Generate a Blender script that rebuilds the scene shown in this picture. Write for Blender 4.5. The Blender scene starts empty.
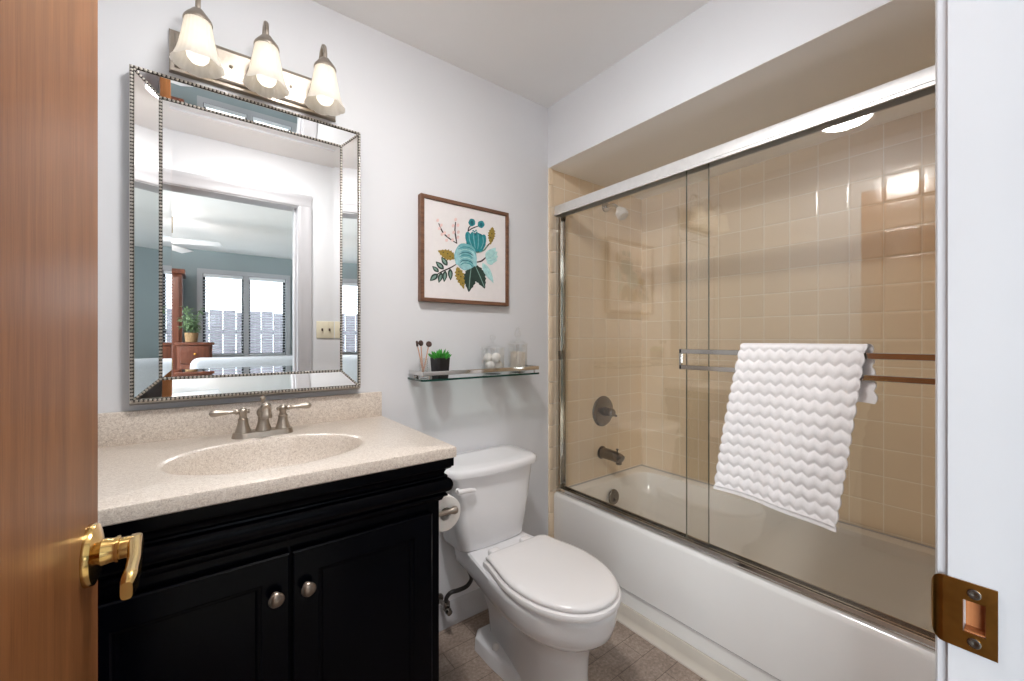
import bpy, bmesh, math, random
from mathutils import Vector, Matrix
random.seed(7)
PI = math.pi
scene = bpy.context.scene
COL = scene.collection

# ---------------------------------------------------------------- camera
cam_d = bpy.data.cameras.new('camera')
cam = bpy.data.objects.new('camera', cam_d)
COL.objects.link(cam)
cam.location = (0, 0, 1.21)
cam.rotation_euler = (PI/2, 0, -math.atan2(0.6057, 0.7957))
cam_d.sensor_width = 36.0
cam_d.lens = 412.5/1024*36
cam_d.shift_y = -1.5/1024
cam_d.clip_start = 0.01
scene.camera = cam

# ---------------------------------------------------------------- world, daylight, exposure
w = bpy.data.worlds.new('sky'); scene.world = w; w.use_nodes = True
bg = w.node_tree.nodes['Background']
bg.inputs[0].default_value = (0.80, 0.90, 1.0, 1); bg.inputs[1].default_value = 3.2
vs = scene.view_settings
vs.view_transform = 'Standard'; vs.look = 'None'; vs.gamma = 1.0; vs.use_curve_mapping = False
vs.exposure = 0.95
scene.cycles.max_bounces = 14; scene.cycles.diffuse_bounces = 6; scene.cycles.glossy_bounces = 8
scene.cycles.transmission_bounces = 8; scene.cycles.transparent_max_bounces = 24
scene.cycles.sample_clamp_indirect = 8.0
scene.cycles.caustics_reflective = False; scene.cycles.caustics_refractive = False

def area(name, loc, rot, sx, sy, power, color):
    l = bpy.data.lights.new(name, 'AREA'); l.shape = 'RECTANGLE'; l.size = sx; l.size_y = sy
    l.energy = power; l.color = color
    o = bpy.data.objects.new(name, l); o.location = loc; o.rotation_euler = rot; COL.objects.link(o)
    return o
# daylight through an added, unseen bedroom window, as fill for the bathroom
area('window_fill', (-2.72, -1.65, 1.45), (PI/2, 0, -PI/2), 1.7, 1.4, 88, (0.89, 0.95, 1.0))

DOME_STRENGTH = 72.0
BULB_STRENGTH = 1.1

# ---------------------------------------------------------------- helpers
def srgb(r, g, b):
    f = lambda c: (c/255/12.92) if c/255 <= 0.04045 else ((c/255+0.055)/1.055)**2.4
    return (f(r), f(g), f(b), 1.0)

class N:
    """small wrapper round a node tree"""
    def __init__(s, name):
        s.m = bpy.data.materials.new(name); s.m.use_nodes = True
        s.t = s.m.node_tree; s.t.nodes.clear()
        s.out = s.n('ShaderNodeOutputMaterial')
    def n(s, typ, **kw):
        x = s.t.nodes.new(typ)
        for k, v in kw.items(): setattr(x, k, v)
        return x
    def l(s, a, b): s.t.links.new(a, b)
    def val(s, node, **kw):
        for k, v in kw.items(): node.inputs[k.replace('_', ' ')].default_value = v
    def math(s, op, a, b=None, c=None):
        x = s.n('ShaderNodeMath', operation=op)
        for i, q in enumerate((a, b, c)):
            if q is None: continue
            if hasattr(q, 'node'): s.l(q, x.inputs[i])
            else: x.inputs[i].default_value = q
        return x.outputs[0]
    def coord(s, scale=(1, 1, 1), out='Object', loc=(0, 0, 0), rot=(0, 0, 0)):
        tc = s.n('ShaderNodeTexCoord'); mp = s.n('ShaderNodeMapping')
        mp.inputs['Scale'].default_value = scale; mp.inputs['Location'].default_value = loc
        mp.inputs['Rotation'].default_value = rot
        s.l(tc.outputs[out], mp.inputs[0]); return mp.outputs[0]
    def noise(s, vec, scale, detail=3, rough=0.5):
        x = s.n('ShaderNodeTexNoise'); s.l(vec, x.inputs['Vector'])
        x.inputs['Scale'].default_value = scale; x.inputs['Detail'].default_value = detail
        x.inputs['Roughness'].default_value = rough
        return x.outputs['Fac']
    def ramp(s, fac, stops):
        x = s.n('ShaderNodeValToRGB'); s.l(fac, x.inputs[0])
        cr = x.color_ramp
        while len(cr.elements) > 1: cr.elements.remove(cr.elements[-1])
        cr.elements[0].position = stops[0][0]; cr.elements[0].color = stops[0][1]
        for p, c in stops[1:]:
            e = cr.elements.new(p); e.color = c
        return x.outputs['Color']
    def bump(s, h, strength=0.2, dist=0.002):
        x = s.n('ShaderNodeBump'); s.l(h, x.inputs['Height'])
        x.inputs['Strength'].default_value = strength; x.inputs['Distance'].default_value = dist
        return x.outputs['Normal']
    def bsdf(s, color=None, rough=0.5, metal=0.0, normal=None, coat=0.0, coat_rough=0.1, spec=0.5, **kw):
        b = s.n('ShaderNodeBsdfPrincipled')
        if color is not None:
            if hasattr(color, 'node'): s.l(color, b.inputs['Base Color'])
            else: b.inputs['Base Color'].default_value = color
        if hasattr(rough, 'node'): s.l(rough, b.inputs['Roughness'])
        else: b.inputs['Roughness'].default_value = rough
        b.inputs['Metallic'].default_value = metal
        b.inputs['Coat Weight'].default_value = coat; b.inputs['Coat Roughness'].default_value = coat_rough
        b.inputs['Specular IOR Level'].default_value = spec
        for k, v in kw.items(): b.inputs[k].default_value = v
        if normal is not None: s.l(normal, b.inputs['Normal'])
        return b
    def done(s, shader):
        s.l(shader.outputs[0] if hasattr(shader, 'outputs') else shader, s.out.inputs['Surface'])
        return s.m

def mix2(c, k):
    return tuple(min(1, x*k) for x in c[:3]) + (1,)

def plain(name, col, rough=0.5, metal=0.0, var=0.05, nscale=20, bump=0.0, bscale=120, coat=0.0, spec=0.5, stretch=(1, 1, 1), coat_rough=0.1):
    a = N(name); v = a.coord(stretch)
    f = a.noise(v, nscale)
    c = a.ramp(f, [(0.3, mix2(col, 1-var)), (0.7, mix2(col, 1+var))])
    nm = a.bump(a.noise(v, bscale, 4), bump, 0.001) if bump else None
    return a.done(a.bsdf(c, rough, metal, nm, coat, coat_rough, spec))

def emit(name, col, strength):
    a = N(name); v = a.coord()
    f = a.noise(v, 8)
    c = a.ramp(f, [(0.3, mix2(col, 0.97)), (0.7, col)])
    e = a.n('ShaderNodeEmission'); a.l(c, e.inputs[0]); e.inputs[1].default_value = strength
    return a.done(e)

def glass(name, tint, refl=1.0, rough=0.0, f0=0.04):
    a = N(name)
    lw = a.n('ShaderNodeLayerWeight'); lw.inputs[0].default_value = 0.5
    p = a.math('POWER', lw.outputs['Facing'], 5.0)
    f = a.math('MULTIPLY_ADD', p, (1-f0)*refl, f0*refl)
    f = a.math('MINIMUM', f, 1.0)
    t = a.n('ShaderNodeBsdfTransparent'); t.inputs[0].default_value = tint
    g = a.n('ShaderNodeBsdfGlossy'); g.inputs['Roughness'].default_value = rough
    g.inputs['Color'].default_value = (1, 1, 1, 1)
    m = a.n('ShaderNodeMixShader'); a.l(f, m.inputs[0]); a.l(t.outputs[0], m.inputs[1]); a.l(g.outputs[0], m.inputs[2])
    return a.done(m)

def wood(name, dark, light, axis='Z', rough=0.35, coat=0.0, scale=1.0, coat_rough=0.15, spec=0.5):
    a = N(name)
    st = {'Z': (14, 14, 0.7), 'X': (0.7, 14, 14), 'Y': (14, 0.7, 14)}[axis]
    v = a.coord(tuple(q*scale for q in st))
    f1 = a.noise(v, 3.0, 5, 0.6)
    v2 = a.coord(tuple(q*scale*7 for q in st)); f2 = a.noise(v2, 4.0, 3, 0.5)
    f = a.math('MULTIPLY_ADD', f2, 0.3, a.math('MULTIPLY', f1, 0.7))
    c = a.ramp(f, [(0.32, dark), (0.5, tuple((x+y)/2 for x, y in zip(dark, light))), (0.68, light)])
    return a.done(a.bsdf(c, rough, 0, a.bump(f, 0.05, 0.001), coat, coat_rough, spec))

def tile_mat(name, plane, col, grout, size, u0, v0, rough=0.12):
    a = N(name)
    tc = a.n('ShaderNodeTexCoord'); sx = a.n('ShaderNodeSeparateXYZ'); a.l(tc.outputs['Object'], sx.inputs[0])
    u = a.math('SUBTRACT', sx.outputs['X' if plane == 'XZ' else 'Y'], u0)
    vv = a.math('SUBTRACT', sx.outputs['Z'], v0)
    cb = a.n('ShaderNodeCombineXYZ'); a.l(u, cb.inputs[0]); a.l(vv, cb.inputs[1])
    b = a.n('ShaderNodeTexBrick'); b.offset = 0.0; b.squash = 1.0
    a.l(cb.outputs[0], b.inputs['Vector'])
    a.val(b, Scale=1.0, Brick_Width=size, Row_Height=size, Mortar_Size=0.0018, Mortar_Smooth=0.25, Bias=0.0)
    b.inputs['Color1'].default_value = mix2(col, 0.97); b.inputs['Color2'].default_value = mix2(col, 1.03)
    b.inputs['Mortar'].default_value = grout
    b2 = a.n('ShaderNodeTexBrick'); b2.offset = 0.0; b2.squash = 1.0
    a.l(cb.outputs[0], b2.inputs['Vector'])
    a.val(b2, Scale=1.0, Brick_Width=size, Row_Height=size, Mortar_Size=0.009, Mortar_Smooth=1.0, Bias=0.0)
    inv = a.math('SUBTRACT', 1.0, b2.outputs['Fac'])
    wav = a.noise(tc.outputs['Object'], 9.0, 2)
    h = a.math('MULTIPLY_ADD', wav, 0.5, inv)
    r = a.math('MULTIPLY_ADD', b.outputs['Fac'], 0.5, rough)
    return a.done(a.bsdf(b.outputs['Color'], r, 0, a.bump(h, 0.5, 0.0016)))

# ---------------------------------------------------------------- materials
M = {}
M['wall'] = plain('white_wall_paint', srgb(219, 220, 223), 0.6, var=0.012, nscale=3, bump=0.06, bscale=220)
M['ceil'] = plain('white_ceiling_paint', srgb(242, 241, 240), 0.8, var=0.012, nscale=3, bump=0.05, bscale=260)
M['soffit'] = plain('soffit_paint', srgb(246, 244, 241), 0.7, var=0.012, nscale=3, bump=0.05, bscale=260)
M['trim'] = plain('white_trim_paint', srgb(182, 181, 184), 0.32, var=0.012, nscale=6, bump=0.03, bscale=60)
M['bedwall'] = plain('blue_grey_wall_paint', srgb(150, 160, 161), 0.7, var=0.02, nscale=3, bump=0.05)
M['carpet'] = plain('beige_carpet', srgb(200, 190, 176), 0.95, var=0.1, nscale=160, bump=0.4, bscale=300)
TP = 0.1115
M['tile_end'] = tile_mat('beige_glazed_tile', 'XZ', srgb(236, 217, 190), srgb(244, 235, 220), TP, 1.418, 0.4335)
M['tile_side'] = tile_mat('beige_glazed_tile_side', 'YZ', srgb(236, 217, 190), srgb(244, 235, 220), 0.1105, 0.637-0.1105*6, 0.4335)
M['enamel'] = plain('white_tub_enamel', srgb(241, 239, 236), 0.13, var=0.01, nscale=4, coat=0.3)
M['porcelain'] = plain('white_porcelain', srgb(236, 236, 238), 0.08, var=0.008, nscale=4, coat=0.4, coat_rough=0.03)
M['seatplastic'] = plain('white_seat_plastic', srgb(240, 238, 238), 0.18, var=0.008, nscale=4)
M['dark'] = plain('groove_shade', srgb(28, 27, 26), 0.6, var=0.1)
M['black'] = plain('black_satin_paint', (0.0008, 0.0011, 0.0026, 1), 0.22, var=0.15, nscale=30, bump=0.03, bscale=80, spec=0.08)
M['nickel'] = plain('brushed_nickel', srgb(176, 166, 154), 0.3, 1.0, var=0.06, nscale=30, bump=0.03, bscale=300)
M['knobmetal'] = plain('pewter', srgb(140, 128, 118), 0.3, 1.0, var=0.1, nscale=60)
M['darknickel'] = plain('dark_nickel', srgb(128, 122, 116), 0.26, 1.0, var=0.08, nscale=50)
M['chrome'] = plain('polished_chrome', srgb(215, 213, 210), 0.1, 1.0, var=0.02)
M['alu'] = plain('brushed_aluminium', srgb(226, 225, 224), 0.42, 0.55, var=0.03, nscale=40)
M['brass'] = plain('polished_brass', srgb(214, 178, 112), 0.16, 1.0, var=0.05, nscale=30)
M['oldbrass'] = plain('aged_brass', srgb(150, 106, 50), 0.28, 1.0, var=0.25, nscale=45, bump=0.05, bscale=90)
M['rawwood'] = wood('raw_wood_mortise', srgb(140, 80, 36), srgb(200, 130, 78), 'Z', 0.7)
M['silver'] = plain('antique_silver', srgb(200, 195, 188), 0.36, 1.0, var=0.12, nscale=90)
M['beadshade'] = plain('bead_gap_shade', srgb(62, 58, 53), 0.5, 0.4, var=0.1)  # dark strip colour that paints shade between the frame beads
M['mirror'] = plain('mirror_silvering', (0.93, 0.94, 0.935, 1), 0.0, 1.0, var=0.004, nscale=2)
M['sglass'] = glass('bronze_shower_glass', (0.978, 0.971, 0.950, 1), 1.45)
M['glassedge'] = plain('ground_glass_edge', srgb(96, 98, 84), 0.3, var=0.1)
M['clear'] = glass('clear_jar_glass', (0.972, 0.978, 0.978, 1), 1.6, 0.0, 0.06)
M['paneglass'] = glass('window_glass', (0.97, 0.98, 0.98, 1), 0.8)
M['shelfglass'] = glass('shelf_glass', (0.86, 0.93, 0.91, 1), 1.6)
M['shelfedge'] = plain('green_glass_edge', srgb(20, 62, 54), 0.1, var=0.1)
M['doorwood'] = wood('varnished_wood', srgb(116, 70, 38), srgb(160, 106, 64), 'Z', 0.45, 0.03, 1.0, 0.3, 0.16)
M['walnut'] = wood('walnut_frame', srgb(88, 58, 42), srgb(132, 94, 70), 'X', 0.5, 0, 1.5)
M['redwood'] = wood('mahogany', srgb(84, 44, 30), srgb(122, 68, 46), 'Z', 0.4, 0.2)
M['stickwood'] = plain('pale_handle_wood', srgb(196, 150, 122), 0.5, var=0.12, nscale=90)
M['bristle'] = plain('dark_brown_bristle', srgb(70, 52, 46), 0.9, var=0.25, nscale=300, bump=0.5, bscale=700)
M['canvas'] = plain('off_white_canvas', srgb(226, 222, 221), 0.8, var=0.02, nscale=40, bump=0.1, bscale=500)
M['potblack'] = plain('black_ceramic_pot', srgb(26, 24, 25), 0.45, var=0.15, nscale=50)
M['leafgreen'] = plain('green_succulent', srgb(52, 140, 44), 0.45, var=0.35, nscale=60)
M['plantgreen'] = plain('houseplant_leaf', srgb(118, 142, 104), 0.5, var=0.35, nscale=20)
M['cotton'] = plain('white_cotton', srgb(240, 236, 230), 0.95, var=0.04, nscale=90, bump=0.4, bscale=400)
M['swab'] = plain('cotton_swabs', srgb(238, 226, 212), 0.9, var=0.06, nscale=300)
M['paper'] = plain('toilet_paper', srgb(236, 232, 227), 0.95, var=0.02, nscale=60, bump=0.1, bscale=300)
M['hose'] = plain('dark_braided_hose', srgb(58, 56, 56), 0.4, 0.5, var=0.3, nscale=400, bump=0.3, bscale=500)
M['towel'] = plain('white_terry_cloth', srgb(238, 234, 233), 0.95, var=0.02, nscale=200, bump=0.25, bscale=900)
M['blind'] = plain('white_blind_slat', srgb(232, 233, 236), 0.5, var=0.01)
M['darkframe'] = plain('dark_window_sash', srgb(40, 40, 44), 0.5, var=0.1)
M['sofa'] = plain('pale_grey_upholstery', srgb(206, 208, 214), 0.9, var=0.04, nscale=120, bump=0.2, bscale=400)
M['fence'] = plain('grey_fence_board', srgb(128, 120, 128), 0.85, var=0.15, nscale=6, stretch=(10, 1, 0.5))
M['lawn'] = plain('garden_ground', srgb(110, 116, 92), 0.95, var=0.2, nscale=14)
M['ivory'] = plain('ivory_plastic', srgb(222, 214, 190), 0.4, var=0.02)
M['whiteplastic'] = plain('white_plastic', srgb(226, 224, 222), 0.35, var=0.02)
M['caulk'] = plain('cream_vinyl_base', srgb(206, 198, 186), 0.45, var=0.03, nscale=12)

def mat_counter():
    a = N('speckled_solid_surface'); v = a.coord()
    f = a.noise(v, 420, 2, 0.7); g = a.noise(v, 170, 3, 0.6)
    f = a.math('MULTIPLY_ADD', g, 0.4, a.math('MULTIPLY', f, 0.6))
    c = a.ramp(f, [(0.35, srgb(172, 158, 148)), (0.45, srgb(206, 194, 182)), (0.54, srgb(219, 208, 196)), (0.63, srgb(234, 226, 216))])
    return a.done(a.bsdf(c, 0.28, 0, None, 0.15, 0.2))
M['counter'] = mat_counter()
def mat_floor():
    a = N('brown_vinyl_floor')
    tc = a.n('ShaderNodeTexCoord')
    b = a.n('ShaderNodeTexBrick'); b.offset = 0.5; b.squash = 1.0
    a.l(tc.outputs['Object'], b.inputs['Vector'])
    a.val(b, Scale=1.0, Brick_Width=0.30, Row_Height=0.095, Mortar_Size=0.0017, Mortar_Smooth=0.6, Bias=0.0)
    f = a.noise(tc.outputs['Object'], 90, 5, 0.7); g = a.noise(tc.outputs['Object'], 7, 3, 0.6)
    ff = a.math('MULTIPLY_ADD', g, 0.35, a.math('MULTIPLY', f, 0.65))
    c = a.ramp(ff, [(0.34, srgb(122, 106, 95)), (0.5, srgb(154, 137, 125)), (0.66, srgb(186, 169, 156))])
    mx = a.n('ShaderNodeMix', data_type='RGBA'); mx.blend_type = 'MIX'
    a.l(a.math('MULTIPLY', b.outputs['Fac'], 0.8), mx.inputs[0]); a.l(c, mx.inputs[6]); mx.inputs[7].default_value = srgb(84, 68, 58)
    return a.done(a.bsdf(mx.outputs[2], 0.42, 0, a.bump(a.math('SUBTRACT', f, b.outputs['Fac']), 0.12, 0.001)))
M['floor'] = mat_floor()
def mat_shade():
    a = N('frosted_shade_glass'); v = a.coord()
    c = a.ramp(a.noise(v, 30), [(0.3, (0.93, 0.89, 0.82, 1)), (0.7, (0.97, 0.93, 0.87, 1))])
    t = a.n('ShaderNodeBsdfTranslucent'); a.l(c, t.inputs[0])
    d = a.bsdf(c, 0.3)
    m = a.n('ShaderNodeMixShader'); m.inputs[0].default_value = 0.42
    a.l(t.outputs[0], m.inputs[1]); a.l(d.outputs[0], m.inputs[2])
    return a.done(m)
M['shade'] = mat_shade()
M['bulb'] = emit('lit_bulb', (1.0, 0.86, 0.66, 1), BULB_STRENGTH)
M['dome'] = emit('lit_dome_diffuser', (1.0, 0.988, 0.978, 1), DOME_STRENGTH)

# ---------------------------------------------------------------- mesh builder
class MB:
    def __init__(s): s.bm = bmesh.new(); s.mi = 0
    def face(s, vs):
        try:
            f = s.bm.faces.new(vs); f.material_index = s.mi; return f
        except ValueError: return None
    def box(s, x0, x1, y0, y1, z0, z1, b=0.0, seg=2, T=None):
        t = bmesh.new()
        bmesh.ops.create_cube(t, size=1.0)
        bmesh.ops.transform(t, matrix=Matrix.Translation(((x0+x1)/2, (y0+y1)/2, (z0+z1)/2)) @ Matrix.Diagonal((x1-x0, y1-y0, z1-z0, 1)), verts=t.verts)
        if b > 0: bmesh.ops.bevel(t, geom=list(t.edges), offset=b, segments=seg, profile=0.5, affect='EDGES')
        if T is not None: bmesh.ops.transform(t, matrix=T, verts=t.verts)
        s.merge(t); return s
    def merge(s, t):
        mp = {}
        for v in t.verts: mp[v] = s.bm.verts.new(v.co)
        for f in t.faces: s.face([mp[v] for v in f.verts])
        t.free()
    def loft(s, rings, cap0=True, cap1=True, closed=True):
        R = [[s.bm.verts.new(p) for p in r] for r in rings]
        n = len(R[0])
        for i in range(len(R)-1):
            for j in range(n if closed else n-1):
                k = (j+1) % n
                s.face([R[i][j], R[i][k], R[i+1][k], R[i+1][j]])
        if cap0: s.face(R[0][::-1])
        if cap1: s.face(R[-1])
        return s
    def lathe(s, prof, T=Matrix(), n=32, cap0=True, cap1=True):
        rings = [[T @ Vector((r*math.cos(2*PI*k/n), r*math.sin(2*PI*k/n), z)) for k in range(n)] for r, z in prof]
        return s.loft(rings, cap0, cap1)
    def tube(s, pts, r, n=12, cap=True):
        pts = [Vector(p) for p in pts]; m = len(pts)
        rr = r if isinstance(r, (list, tuple)) else [r]*m
        up = None; rings = []
        for i in range(m):
            d = (pts[min(i+1, m-1)]-pts[max(i-1, 0)]).normalized()
            if up is None:
                a = Vector((0, 0, 1)) if abs(d.z) < 0.9 else Vector((1, 0, 0))
                up = (a-d*a.dot(d)).normalized()
            else: up = (up-d*up.dot(d)).normalized()
            sd = d.cross(up)
            rings.append([pts[i]+(up*math.cos(2*PI*k/n)+sd*math.sin(2*PI*k/n))*rr[i] for k in range(n)])
        return s.loft(rings, cap, cap)
    def prism(s, poly, a, b, axis='Y'):
        def P(u, v, h): return {'Y': (u, h, v), 'X': (h, u, v), 'Z': (u, v, h)}[axis]
        return s.loft([[P(u, v, a) for u, v in poly], [P(u, v, b) for u, v in poly]])
    def ball(s, c, r, sub=2, scale=(1, 1, 1), T=None):
        t = bmesh.new(); bmesh.ops.create_icosphere(t, subdivisions=sub, radius=r)
        m = Matrix.Translation(c) @ (T if T is not None else Matrix()) @ Matrix.Diagonal((*scale, 1))
        bmesh.ops.transform(t, matrix=m, verts=t.verts); s.merge(t); return s
    def quad(s, *p): s.face([s.bm.verts.new(q) for q in p]); return s
    def build(s, name, mats, parent=None, origin=(0, 0, 0), angle=38, smooth=True, recalc=True):
        if recalc: bmesh.ops.recalc_face_normals(s.bm, faces=s.bm.faces)
        off = Vector(origin)
        p = parent; w_ = Vector((0, 0, 0))
        while p is not None: w_ += p.location; p = p.parent
        for v in s.bm.verts: v.co -= (w_ if parent is not None else off)
        me = bpy.data.meshes.new(name); s.bm.to_mesh(me); s.bm.free()
        for m in (mats if isinstance(mats, (list, tuple)) else [mats]): me.materials.append(m)
        if smooth:
            me.polygons.foreach_set('use_smooth', [True]*len(me.polygons))
            me.set_sharp_from_angle(angle=math.radians(angle))
        o = bpy.data.objects.new(name, me); COL.objects.link(o)
        if parent is not None: o.parent = parent
        else: o.location = off
        return o

def tag(o, label=None, cat=None, group=None, kind=None):
    if label: o['label'] = label
    if cat: o['category'] = cat
    if group: o['group'] = group
    if kind: o['kind'] = kind
    return o
def thing(name, label, cat, loc, group=None):
    o = bpy.data.objects.new(name, None); o.empty_display_size = 0.05
    COL.objects.link(o); o.location = loc
    return tag(o, label, cat, group)
def struct(o, label=None): 
    o['kind'] = 'structure'
    if label: o['label'] = label
    return o
def sbox(name, m, dims, label=None, b=0.0, parent=None):
    o = MB().box(*dims, b=b).build(name, m, parent)
    return struct(o, label) if parent is None else o
def AX(o, d):
    """matrix taking local z to direction d at point o"""
    d = Vector(d).normalized()
    return Matrix.Translation(o) @ d.to_track_quat('Z', 'Y').to_matrix().to_4x4()
def spline(pts, n=8):
    P = [Vector(p) for p in pts]; out = []
    for i in range(len(P)-1):
        a, b, c, d = P[max(i-1, 0)], P[i], P[i+1], P[min(i+2, len(P)-1)]
        for k in range(n):
            t = k/n
            out.append(0.5*((2*b)+(c-a)*t+(2*a-5*b+4*c-d)*t*t+(3*b-a-3*c+d)*t**3))
    out.append(P[-1]); return out

# ================================================================ setting: bathroom shell
D = 1.56; H = 2.385; XL = -0.24; XS = 1.416; XT = 2.20; YW = 0.056; YB = -0.075
XJ = 0.52; XH = -0.125; HEAD = 2.075
sbox('floor', M['floor'], (XL-0.1, XT+0.1, YB, D+0.1, -0.1, 0.0), 'brown vinyl bathroom floor')
sbox('ceiling', M['ceil'], (XL-0.1, XT+0.1, YB, D+0.1, H, H+0.1), 'white bathroom ceiling')
sbox('wall_back', M['wall'], (XL-0.1, 1.418, D, D+0.1, 0, H), 'white wall behind mirror, picture and toilet')
sbox('wall_left', M['wall'], (XL-0.1, XL, YW, D, 0, H), 'white wall at the left end of the vanity')
b = MB()
b.box(XL-0.1, XH-0.012, YB, YW, 0, H); b.box(XJ+0.012, XT+0.1, YB, YW, 0, H); b.box(XH-0.012, XJ+0.012, YB, YW, HEAD+0.012, H)
struct(b.build('wall_front', M['wall']), 'white wall with the doorway, seen in the mirror')
sbox('wall_tub_end', M['tile_end'], (1.418, XT+0.1, D-0.004, D+0.1, 0, H), 'beige tiled wall with the tub taps')
sbox('wall_tub_side', M['tile_side'], (XT, XT+0.1, YW, D, 0, H), 'long beige tiled wall behind the tub')
sbox('wall_tub_foot', M['tile_end'], (1.46, XT, YW, YW+0.004, 0.40, 2.08), 'beige tiled wall at the foot of the tub')
b = MB(); b.box(XS, XS+0.02, YW, D, 2.08, H)
struct(b.build('wall_soffit', M['wall']), 'white dropped wall above the tub')
sbox('ceiling_soffit', M['soffit'], (XS+0.001, XT, YW, D, 2.078, 2.098), 'lowered ceiling over the tub')
# tile bullnose strip down the wall beside the tub
b = MB()
for k in range(19):
    z0 = 0.0 if k == 0 else 0.4335-0.1115*3+0.1115*(k-1)+0.0015
    z1 = min(0.4335-0.1115*3+0.1115*k-0.0015, 2.078)
    if k == 0: z1 = 0.4335-0.1115*3-0.0015
    if z1-z0 < 0.01: continue
    b.box(1.4175, 1.449, D-0.009, D-0.002, z0, z1, b=0.0025)
struct(b.build('trim_1', plain('beige_bullnose_tile', srgb(238, 218, 190), 0.14, var=0.02, nscale=9)), 'beige bullnose tile strip beside the tub')
# baseboard on the back wall
prof = [(D, 0), (D-0.022, 0), (D-0.022, 0.012), (D-0.013, 0.024), (D-0.013, 0.066), (D-0.009, 0.082), (D-0.004, 0.092), (D, 0.094)]
b = MB(); b.prism([(y, z) for y, z in prof], 0.535, 1.4165, 'X')
struct(b.build('baseboard_back', M['trim']), 'white baseboard behind the toilet')
# vinyl base along the tub
prof = [(1.4605, 0), (1.432, 0), (1.433, 0.006), (1.446, 0.016), (1.4505, 0.03), (1.4515, 0.066), (1.454, 0.07), (1.4605, 0.07)]
b = MB(); b.prism(prof, YW, D-0.012, 'Y')
struct(b.build('baseboard_right', M['caulk']), 'cream vinyl base strip along the tub')

# ---------------------------------------------------------------- door casing and jamb
jm = MB(); q0, q1, q2, q3 = 0.034, 0.047, 0.9615, 0.9885
jm.box(XJ, XJ+0.0125, YB, YW, 0, q2); jm.box(XJ, XJ+0.0125, YB, YW, q3, HEAD+0.012); jm.box(XJ, XJ+0.0125, YB, q0, q2, q3); 
if YW > q1: jm.box(XJ, XJ+0.0125, q1, YW, q2, q3)
jr = struct(jm.build('trim_2', M['trim']), 'white door jamb and casing on the latch side')
MB().box(XJ-0.012, XJ, YB+0.012, 0.005, 0, HEAD, b=0.002).build('door_stop', M['trim'], jr)
def casing_v(x_in, sgn, ya, yb, z1):
    # stepped casing profile, x away from opening
    pr = [(0, 0), (0, 0.0070), (0.003, 0.0084), (0.018, 0.0098), (0.024, 0.0090), (0.050, 0.0140), (0.054, 0.0150), (0.070, 0.0164), (0.076, 0.0150), (0.076, 0)]
    m = MB(); s_ = 1 if yb > ya else -1
    m.prism([(x_in+sgn*u, ya+s_*v) for u, v in pr], 0, z1, 'Z'); return m
casing_v(XJ+0.006, 1, YW, YW+1, HEAD+0.006).build('casing', M['trim'], jr)
casing_v(XJ+0.006, 1, YB, YB-1, HEAD+0.006).build('casing', M['trim'], jr)
jl = struct(MB().box(XH-0.012, XH, YB, YW, 0, HEAD+0.012).build('trim_3', M['trim']), 'white door jamb and casing on the hinge side')
casing_v(XH-0.040, -1, YW, YW+1, HEAD+0.006).build('casing', M['trim'], jl)
casing_v(XH-0.006, -1, YB, YB-1, HEAD+0.006).build('casing', M['trim'], jl)
jh = struct(MB().box(XH, XJ, YB, YW, HEAD, HEAD+0.012).build('trim_4', M['trim']), 'white head casing over the doorway')
pr = [(0, 0), (0.0070, 0), (0.0084, 0.003), (0.0098, 0.018), (0.0090, 0.024), (0.0140, 0.050), (0.0150, 0.054), (0.0164, 0.070), (0.0150, 0.076), (0, 0.076)]
b = MB(); b.prism([(YW+u, HEAD+0.006+v) for u, v in pr], XH-0.082, XJ+0.082, 'X'); b.build('casing', M['trim'], jh)
b = MB(); b.prism([(YB-u, HEAD+0.006+v) for u, v in pr], XH-0.082, XJ+0.082, 'X'); b.build('casing', M['trim'], jh)
# strike plate
b = MB()
zc = 0.975; zh = 0.029
y0, y1 = 0.0275, 0.0590
hx0, hx1, hz0, hz1 = 0.034, 0.047, zc-0.0135, zc+0.0135   # latch hole
xs = XJ-0.0016
def plate_rect(a0, a1, c0, c1): b.box(xs, XJ+0.0003, a0, a1, c0, c1)
plate_rect(y0, hx0, zc-zh, zc+zh); plate_rect(hx1, y1, zc-zh, zc+zh)
plate_rect(hx0, hx1, hz1, zc+zh); plate_rect(hx0, hx1, zc-zh, hz0)
# curved lip
rings = []
for k in range(9):
    t = k/8; ang = t*PI*0.42
    yy = y1+0.0085*math.sin(ang); xx = xs+0.0004+0.0085*(1-math.cos(ang))
    hh = zh*math.sqrt(1-(t*0.90)**2)
    rings.append([Vector((xx, yy, zc-hh)), Vector((xx, yy, zc+hh)), Vector((xx+0.0014, yy-0.0006, zc+hh)), Vector((xx+0.0014, yy-0.0006, zc-hh))])
b.loft(rings)
sp = b.build('strike_plate', M['oldbrass'], jr, angle=50); sp['label'] = 'aged brass strike plate with latch hole'
for dz in (-0.0205, 0.0205):
    m = MB(); T = AX((xs-0.0002, 0.0405, zc+dz), (-1, 0, 0))
    m.lathe([(0.0042, 0), (0.0042, 0.0006), (0.0030, 0.0009), (0.001, 0.0003)], T, 16)
    m.build('screw', M['darknickel'], sp)
m = MB(); m.box(XJ+0.0115, XJ+0.0124, hx0-0.004, hx1-0.0005, hz0-0.004, hz1+0.004); m.box(XJ+0.0005, XJ+0.0115, hx0, hx0+0.0007, hz0, hz1); m.box(XJ+0.0005, XJ+0.0115, hx0, hx1-0.0005, hz0, hz0+0.0007); m.box(XJ+0.0005, XJ+0.0115, hx0, hx1-0.0005, hz1-0.0007, hz1); m.build('latch_hole', M['rawwood'], sp)

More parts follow.
